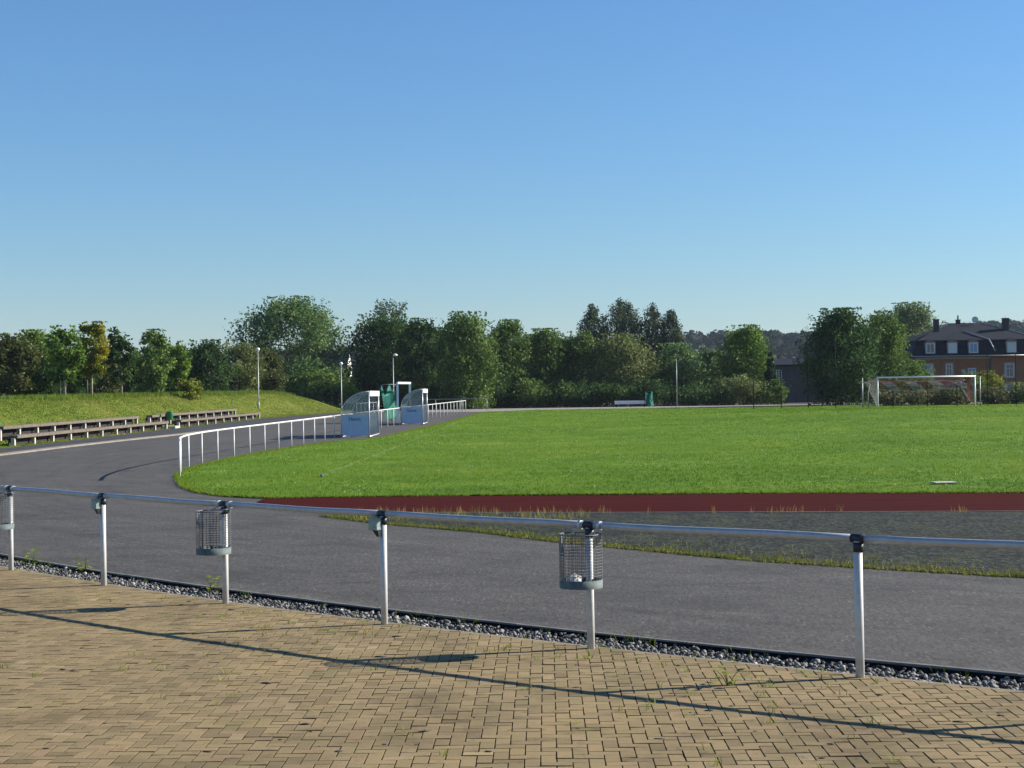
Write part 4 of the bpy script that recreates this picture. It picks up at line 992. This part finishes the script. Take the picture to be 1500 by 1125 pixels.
def plain_house(name, x0, x1, y0, y1, zb, ze, zr, along, wm, label):
    t = thing(name, ((x0 + x1) / 2, (y0 + y1) / 2, zb), label, 'house')
    m = MB(); xm, ym = (x0 + x1) / 2, (y0 + y1) / 2
    b = [(x0, y0), (x1, y0), (x1, y1), (x0, y1)]; vs = [(*p, zb) for p in b] + [(*p, ze) for p in b]
    fs = [(0, 1, 5, 4), (1, 2, 6, 5), (2, 3, 7, 6), (3, 0, 4, 7)]
    if along == 'x': vs += [(x0, ym, zr - .05), (x1, ym, zr - .05)]; fs += [(5, 6, 9), (7, 4, 8)]
    else: vs += [(xm, y0, zr - .05), (xm, y1, zr - .05)]; fs += [(4, 5, 8), (6, 7, 9)]
    m.add(vs, fs); m.build('wall', MAT[wm], t)
    o = .4; m = MB(); th = .18
    if along == 'x': q = [(x0 - o, y0 - o, ze - .2), (x1 + .12, y0 - o, ze - .2), (x1 + .12, ym, zr), (x0 - o, ym, zr), (x1 + .12, y1 + o, ze - .2), (x0 - o, y1 + o, ze - .2)]
    else: q = [(x0 - o, y1 + o, ze - .2), (x0 - o, y0 - o, ze - .2), (xm, y0 - o, zr), (xm, y1 + o, zr), (x1 + o, y0 - o, ze - .2), (x1 + o, y1 + o, ze - .2)]
    n = 6; m.add(q + [(a, b_, c + th) for a, b_, c in q], [(0, 1, 2, 3), (3, 2, 4, 5), (6, 9, 8, 7), (9, 11, 10, 8), (0, 6, 7, 1), (1, 7, 8, 2), (2, 8, 10, 4), (4, 10, 11, 5), (5, 11, 9, 3), (3, 9, 6, 0)])
    m.build('roof', MAT['slate'], t); return t
t = plain_house('grey_house', 31.2, 37.5, 190, 197, .4, 5.35, 6.0, 'x', 'mauve_wall', 'grey mauve house half hidden behind the large dark tree')
window(t, 32.3, 4.2, .7, 1.0, 190, False)
plain_house('white_house', -33.4, -24.5, 233, 240.5, .4, 6.6, 9.1, 'x', 'white_wall', 'white gable of a house between large silvery tree and hornbeams')

# ---------------------------------------------------------------- trees
def fnoise(a, t, seed):
    g = np.random.default_rng(seed); v = 0
    for k in range(4):
        v = v + np.sin(a * g.integers(1, 5) + g.uniform(0, 6.28) + t * g.uniform(4, 14)) * g.uniform(.4, 1)
    return v / 2.4
def leaf_mesh(name, P, size, tint, mat, nrm=None, stretch=1.7, droop=0.0):
    n = len(P)
    d = rng.normal(0, 1, (n, 3)); d[:, 2] -= droop
    if nrm is not None: d = np.cross(nrm + rng.normal(0, .25, (n, 3)), d)
    d /= np.linalg.norm(d, axis=1)[:, None]
    e = rng.normal(0, 1, (n, 3)) if nrm is None else nrm; e = np.cross(d, e); e /= np.linalg.norm(e, axis=1)[:, None] + 1e-9
    s = (size * rng.uniform(.65, 1.35, n))[:, None]
    a = d * s * .5 * stretch ** .5; b = e * s * .5 / stretch ** .5
    V = np.stack([P - a, P + b * 1.0 - a * .1, P + a, P - b - a * .1], 1).reshape(-1, 3)
    return npmesh(name, V, np.arange(4 * n).reshape(-1, 4), mat, np.repeat(np.clip(tint, 0, 1), 4))
def tree(name, label, cat, x, y, ztop, W, style, shape, bf, seed):
    zb = float(zg(x, y)) - .03; H = ztop - zb; t = thing(name, (x, y, zb), label, cat)
    g = rng; leaf = .100 + y * .00068
    if cat in ('shrub', 'bush', 'hedge'): leaf *= .9
    W *= 1.10
    c0 = zb + H * bf + (.05 if bf == 0 else 0); ch = ztop - c0
    A_ = W * ch; ncl = int(np.clip(A_ * 3.4, 40, 330)); D = W * (.9 if shape != 'round' else 1.0)
    tt = g.uniform(0, 1, ncl) if shape != 'cone' else g.uniform(0, 1, ncl) ** 1.6
    an = g.uniform(0, 6.28, ncl)
    if shape == 'round': prof = np.where(tt > .42, np.clip(1 - ((tt - .42) / .58) ** 2.6, .12, 1) ** .55, .80 + .20 * tt / .42)
    elif shape == 'oval':
        if bf > .1: prof = np.clip(np.sin(np.pi * (tt * .80 + .14)), 0, 1) ** .6
        else: prof = np.where(tt > .5, np.clip(1 - ((tt - .5) / .5) ** 2.6, .12, 1) ** .5, .82 + .18 * tt / .5)
    elif shape == 'cone': prof = (1 - tt) ** .8
    elif shape == 'birch': prof = np.where(tt > .6, np.clip(1 - ((tt - .55) / .45) ** 2.2, .22, 1), .9)
    else: prof = np.where(tt > .5, np.clip(1.35 - .75 * tt, .25, 1), .8)
    irr = 1 + .20 * fnoise(an, tt, seed)
    rad = prof * irr * (.25 + .80 * np.sqrt(g.uniform(0, 1, ncl))) * .5
    cr_ = np.clip(W * g.uniform(.11, .22, ncl), .3, 1.3)
    C_ = np.stack([x + np.cos(an) * rad * (W - cr_), y + np.sin(an) * rad * (D - cr_), c0 + cr_ * .5 + tt * (ch - cr_ * 1.1)], -1)
    ctint = np.clip(g.normal(.46, .17, ncl), .08, .9)
    cover = {'birch': 6.0, 'wisp': 1.5}.get(shape, 8.5)
    n = int(np.clip(A_ * cover / (leaf * leaf * .62), 1800, 32000))
    wgt = cr_ ** 1.7; k = g.choice(ncl, n, p=wgt / wgt.sum())
    u = g.normal(0, 1, (n, 3)); u /= np.linalg.norm(u, axis=1)[:, None]; rr = g.uniform(0, 1, n) ** .45
    off = u * (rr * cr_[k])[:, None]
    if shape == 'birch':
        ln = g.uniform(.3, 1, ncl) * .34 * ch + .4
        off[:, :2] *= .42; off[:, 2] = np.abs(off[:, 2]) * .5 - g.uniform(0, 1, n) ** 1.1 * ln[k]
    elif shape == 'wisp':
        off[:, :2] *= .35; off[:, 2] = g.uniform(-.5, 1, n) * .11 * ch; off[:, 0] += off[:, 2] * .22
    else: off[:, 2] *= .85
    P = C_[k] + off
    P[:, 2] = np.maximum(P[:, 2], zb + .05)
    # sprays that break the outline
    ns = int(n * .07); kk = g.choice(ncl, ns); ds = C_[kk] - np.array([x, y, c0 + ch * .45]); ds /= np.linalg.norm(ds, axis=1)[:, None] + 1e-6
    if shape in ('round', 'oval'):
        P[:ns] = C_[kk] + ds * (cr_[kk] * g.uniform(.75, 1.35, ns))[:, None] + g.normal(0, .10, (ns, 3)); P[:ns, 2] += g.uniform(0, .35, ns); P[:, 2] = np.clip(P[:, 2], zb + .05, ztop + .12)
        k[:ns] = kk
    ti = ctint[k] + g.normal(0, .13, n)
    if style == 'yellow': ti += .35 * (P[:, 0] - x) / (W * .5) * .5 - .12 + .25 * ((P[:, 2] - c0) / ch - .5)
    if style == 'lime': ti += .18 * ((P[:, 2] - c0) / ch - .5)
    bark = MAT['birch_bark'] if style == 'birch' else MAT['bark']
    if name in ('maple_tree', 'young_tree'): bark = MAT['stake']
    r_ = max(.035, min(.22, H * .014)); m = MB()
    top = zb + H * (.72 if bf > .05 else .6)
    m.tube([(x, y, zb - .2), (x + .02, y, zb + (top - zb) * .4), (x, y + .02, top)], [r_ * 1.25, r_, r_ * .35], 7)
    for q in g.choice(ncl, min(ncl, 9), replace=False):
        b0 = zb + (top - zb) * g.uniform(.38, .9); e = Vector(C_[q]); s0 = Vector((x, y, min(b0, e.z))); mid = s0.lerp(e, .5) + Vector((0, 0, .1))
        m.tube([s0, mid, e], [r_ * .5, r_ * .32, r_ * .12], 5, False)
    m.build('trunk', bark, t)
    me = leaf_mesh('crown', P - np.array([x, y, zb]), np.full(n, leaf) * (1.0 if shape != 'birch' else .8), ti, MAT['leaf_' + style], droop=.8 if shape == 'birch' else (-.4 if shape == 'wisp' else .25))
    link('crown', me, t)
    if name == 'maple_tree': MB().tube([(x - .25, y - .1, zb - .1), (x - .25, y - .1, zb + 1.25)], .045, 7).build('stake', MAT['stake'], t)
TREES = [
('shrub_tree', 'olive green shrub tree cut by the left edge of the picture', 'tree', -33.97, 106, 6.64, 3.69, 'brown', 'round', 0.0),
('bushy_tree', 'dark green bushy tree left of the yellowing maples', 'tree', -34.34, 113, 7.2, 3.54, 'mid', 'round', 0.0),
('maple_tree', 'young green maple with a yellow tinged top, left of the bright yellow one', 'tree', -29.62, 104, 7.05, 2.26, 'lime', 'oval', 0.22),
('maple_tree', 'young maple with bright yellow leaves on the grass bank', 'tree', -28.92, 108, 7.49, 2.35, 'yellow', 'oval', 0.3),
('young_tree', 'slim dark green young tree with a bare lower trunk', 'tree', -29.1, 117, 7.49, 1.93, 'dark', 'oval', 0.22),
('leafy_tree', 'leafy mid green tree just right of the slim young tree', 'tree', -29.1, 127, 7.74, 2.76, 'mid', 'oval', 0.03),
('leafy_tree', 'shorter green tree left of the low hedge shrubs on the bank', 'tree', -28.35, 133, 6.98, 2.31, 'lime', 'oval', 0.03),
('bush', 'small round yellow green bush on the bank top', 'bush', -26.26, 128, 3.73, 1.56, 'gold', 'round', 0),
('hedge_shrub', 'dark green shrub right of the small yellow green bush', 'shrub', -28.2, 146, 7.53, 4.32, 'dark', 'round', 0),
('hedge_shrub', 'olive shrub just left of the first lamp post', 'shrub', -26.21, 151, 7.34, 4.46, 'olive', 'round', 0),
('hedge_shrub', 'brown green shrub behind the first lamp post', 'shrub', -24.24, 156, 7.0, 3.39, 'brown', 'round', 0),
('undergrowth_shrub', 'low dark shrub under the dark bushy tree on the bank', 'shrub', -33.39, 109, 4.85, 3.98, 'dark', 'round', 0),
('undergrowth_shrub', 'low dark green shrub behind the trunks of the maples', 'shrub', -31.32, 113, 5.0, 2.75, 'dark', 'round', 0),
('undergrowth_shrub', 'low brown shrub between bright yellow maple and slim young tree', 'shrub', -30.76, 119, 5.11, 2.69, 'brown', 'round', 0),
('undergrowth_shrub', 'low dark shrub right of the slim young tree trunk', 'shrub', -31.13, 131, 5.08, 2.51, 'dark', 'round', 0),
('large_tree', 'large broad silvery green tree behind the left bank', 'tree', -24.54, 174, 13.19, 11.05, 'silver', 'round', 0.0),
('side_shrub', 'green shrub at the foot of the large silvery tree', 'shrub', -20.06, 168, 5.23, 5.26, 'mid', 'round', 0),
('side_shrub', 'light green bush left of the first dugout, behind second lamp post', 'bush', -16.75, 166, 3.28, 2.31, 'lime', 'round', 0),
('wispy_tree', 'tall tree with thin wispy twigs rising above dark hornbeams', 'tree', -14.5, 185, 13.64, 5.79, 'wisp', 'wisp', 0.3),
('hornbeam_tree', 'dark hornbeam behind the lamp post with the side arm', 'tree', -14.13, 177, 11.3, 7.7, 'dark', 'oval', 0),
('hornbeam_tree', 'dark narrow hornbeam between the two broader hornbeams', 'tree', -10.0, 172, 10.54, 4.19, 'dark', 'oval', 0),
('hornbeam_tree', 'broad rounded hornbeam with sunlit right edge', 'tree', -4.79, 168, 10.94, 6.14, 'horn', 'oval', 0),
('field_tree', 'dark green tree just right of the broad rounded hornbeam', 'tree', -0.28, 176, 10.44, 4.74, 'mid', 'oval', 0),
('field_tree', 'green tree second to the right of the broad hornbeam', 'tree', 3.88, 178, 9.47, 5.26, 'mid', 'oval', 0),
('field_tree', 'green tree in front of the leftmost birch', 'tree', 7.86, 179, 9.07, 4.98, 'mid', 'oval', 0),
('willow_tree', 'pale olive willow below the tall birches', 'tree', 12.24, 177, 8.7, 7.39, 'olive', 'round', 0),
('birch_tree', 'leftmost of the tall drooping birches', 'tree', 10.2, 196, 13.7, 4.6, 'birch', 'birch', 0.3),
('birch_tree', 'tallest birch, second of the drooping birches from the left', 'tree', 14.02, 198, 14.54, 6.89, 'birch', 'birch', 0.3),
('birch_tree', 'slender birch, third of the drooping birches from the left', 'tree', 17.62, 196, 13.85, 4.43, 'birch', 'birch', 0.3),
('birch_tree', 'rightmost of the tall drooping birches', 'tree', 19.79, 194, 12.86, 4.22, 'birch', 'birch', 0.3),
('willow_tree', 'olive green tree behind the thin grey pole', 'tree', 18.95, 181, 7.65, 6.3, 'silver', 'round', 0),
('slim_tree', 'slim grey green tree in front of the wooded hill', 'tree', 23.68, 186, 7.66, 3.56, 'silver', 'oval', 0),
('lime_tree', 'yellow green tree with a loose top left of the narrow conifer', 'tree', 26.56, 178, 9.54, 5.57, 'lime', 'oval', 0),
('conifer_tree', 'narrow dark conifer beside the grey house', 'tree', 28.98, 176, 6.59, 1.68, 'conifer', 'cone', 0),
('hedge', 'low dark hedge right of the thin grey pole', 'hedge', 20.93, 172, 2.78, 6.88, 'dark', 'round', 0),
('edge_shrub', 'olive shrub at the foot of the yellow green tree', 'shrub', 24.7, 171, 3.91, 5.06, 'olive', 'round', 0),
('edge_shrub', 'green shrub at the foot of the narrow conifer', 'shrub', 28.4, 171, 3.27, 2.97, 'mid', 'round', 0),
('chestnut_tree', 'large dark leafy tree left of the goal', 'tree', 31.83, 152, 9.94, 6.61, 'dark', 'round', 0),
('chestnut_tree', 'dark leafy tree between large dark tree and pale poplar', 'tree', 37.0, 158, 9.91, 5.5, 'mid', 'round', 0),
('poplar_tree', 'pale silvery tree rising left of the house roof', 'tree', 56.35, 222, 14.21, 9.65, 'pale', 'round', 0.1),
('garden_bush', 'green bush in front of the left house corner', 'bush', 41.07, 160, 4.95, 3.34, 'mid', 'round', 0),
('garden_bush', 'yellow green bush below the house wall, right of the goal', 'bush', 50.23, 165, 3.84, 2.87, 'gold', 'round', 0),
('garden_bush', 'green bush behind the right goal post', 'bush', 47.64, 163, 3.64, 2.27, 'mid', 'round', 0),
('scrub', 'low brownish scrub behind the left half of the goal', 'shrub', 35.43, 143, 2.19, 4.23, 'scrub', 'round', 0),
('scrub', 'low brownish scrub behind the right half of the goal', 'shrub', 39.75, 144, 2.38, 4.26, 'scrub', 'round', 0),
('scrub', 'low green brown scrub right of the goal', 'shrub', 43.99, 145, 2.2, 4.03, 'scrub', 'round', 0),
('scrub', 'low scrub cut by the right edge of the picture', 'shrub', 47.6, 146, 2.54, 4.06, 'olive', 'round', 0),
('track_end_shrub', 'low green shrub at the far foot of the grass bank', 'shrub', -18.73, 167, 3.6, 2.47, 'mid', 'round', 0),
('gable_shrub', 'green shrub below the white gable', 'shrub', -18.0, 172, 5.49, 1.79, 'mid', 'round', 0),
('bank_hedge', 'dark hedge tree behind the gap between yellow maple and slim young tree', 'hedge', -35.99, 140, 6.95, 4.14, 'brown', 'round', 0),
('bank_hedge', 'green hedge tree behind the slim young tree and leafy tree', 'hedge', -34.08, 144, 6.8, 4.01, 'mid', 'round', 0),
('bank_hedge', 'dark hedge tree behind the two green maples', 'hedge', -37.26, 132, 6.73, 4.59, 'dark', 'round', 0),
('bank_hedge', 'olive hedge tree at the left end of the bank', 'hedge', -41.15, 128, 6.28, 5.01, 'olive', 'round', 0),
('bank_hedge', 'dark hedge tree behind the small yellow green bush', 'hedge', -31.68, 152, 6.79, 3.97, 'dark', 'round', 0),
('wood_edge_shrub', 'low dark shrub under the dark hornbeam behind the dugouts', 'shrub', -11.89, 171, 3.98, 5.06, 'dark', 'round', 0),
('wood_edge_shrub', 'low dark shrub between narrow and broad hornbeam', 'shrub', -7.8, 171, 3.92, 4.16, 'dark', 'round', 0),
('wood_edge_shrub', 'low dark shrub at the right foot of the broad hornbeam', 'shrub', -1.48, 172, 4.14, 4.49, 'dark', 'round', 0),
('wood_edge_shrub', 'low green shrub under the second tree right of the broad hornbeam', 'shrub', 2.25, 172, 3.79, 4.79, 'mid', 'round', 0),
('wood_edge_shrub', 'low dark shrub below the leftmost birch', 'shrub', 6.59, 172, 3.58, 5.09, 'dark', 'round', 0),
('wood_edge_shrub', 'low dark shrub behind the white board', 'shrub', 10.99, 172, 3.37, 5.09, 'dark', 'round', 0),
('wood_edge_shrub', 'low dark shrub behind the folded green goal', 'shrub', 15.33, 172, 3.46, 5.09, 'dark', 'round', 0),
('gap_tree', 'green tree filling the gap behind the second tree right of the hornbeam', 'tree', 1.9, 190, 9.25, 5.62, 'mid', 'round', 0),
('gap_tree', 'green tree in the gap between narrow and broad hornbeam', 'tree', -8.49, 188, 10.14, 4.9, 'dark', 'round', 0),
('gap_tree', 'olive tree behind the willow, below the birch gap', 'tree', 16.58, 200, 7.67, 6.96, 'olive', 'round', 0),
('gap_tree', 'green tree in the gap left of the leftmost birch', 'tree', 6.52, 190, 8.52, 5.29, 'mid', 'round', 0),
]
for i, a in enumerate(TREES): tree(*a, 100 + i)

# ---------------------------------------------------------------- wooded hill
HXP = [-1500, -600, -100, 110, 187, 330, 500, 900, 1600]; HZP = [14, 23, 30, 35, 38, 42, 46, 48, 34]
def hz(x, y):
    r_ = np.interp(x, HXP, HZP) - 7 + 1.2 * np.sin(x * .021) + .8 * np.sin(x * .053 + 1)
    return .6 + r_ * sstep((y - 520) / 480) * (1 - .3 * sstep((y - 1050) / 500))
hx = np.linspace(-1500, 1600, 120); hy = np.linspace(500, 1500, 50); X, Y = np.meshgrid(hx, hy); Z = hz(X, Y)
idx = np.arange(X.size).reshape(X.shape); Fq = np.stack([idx[:-1, :-1], idx[:-1, 1:], idx[1:, 1:], idx[1:, :-1]], -1).reshape(-1, 4)
hill = link('hill', npmesh('hill', np.stack([X, Y, Z], -1).reshape(-1, 3), Fq, simple('hill_ground', (.03, .05, .018), 1, 0, .3, .02, obj=False), smooth=True)); hill['kind'] = 'structure'
NC = 2300
yy = rng.uniform(560, 1080, NC); xx = yy * rng.uniform(-.16, .38, NC); zz = hz(xx, yy)
cw = rng.uniform(3.2, 6.5, NC); chh = rng.uniform(6, 10, NC); per = 46
kk = np.repeat(np.arange(NC), per); n = len(kk); u = rng.normal(0, 1, (n, 3)); u /= np.linalg.norm(u, axis=1)[:, None]; rr = rng.uniform(.5, 1, n)
P = np.stack([xx[kk] + u[:, 0] * cw[kk] * rr, yy[kk] + u[:, 1] * cw[kk] * rr, zz[kk] + chh[kk] * .55 + u[:, 2] * chh[kk] * .55 * rr], -1)
o = link('hill_forest', leaf_mesh('hill_forest', P, np.full(n, 2.9), np.clip(rng.normal(.45, .16, NC), 0, 1)[kk] + rng.normal(0, .05, n), MAT['leaf_forest'], nrm=u, stretch=1.1)); o['kind'] = 'stuff'; o['label'] = 'distant bluish forest on the hill beyond the trees'
# ---------------------------------------------------------------- air
hm = bpy.data.materials.new('haze'); hm.use_nodes = True; nt = hm.node_tree
for n_ in list(nt.nodes):
    if n_.type != 'OUTPUT_MATERIAL': nt.nodes.remove(n_)
pv_ = nt.nodes.new('ShaderNodeVolumePrincipled'); pv_.inputs['Color'].default_value = (.72, .84, 1.0, 1); pv_.inputs['Density'].default_value = 0.00009
nt.links.new(pv_.outputs[0], nt.nodes['Material Output'].inputs['Volume'])
o = MB().box((0, 1000, 38), (9000, 7500, 90)).build('haze', hm); o['kind'] = 'stuff'; o['label'] = 'thin pale summer haze in the air'
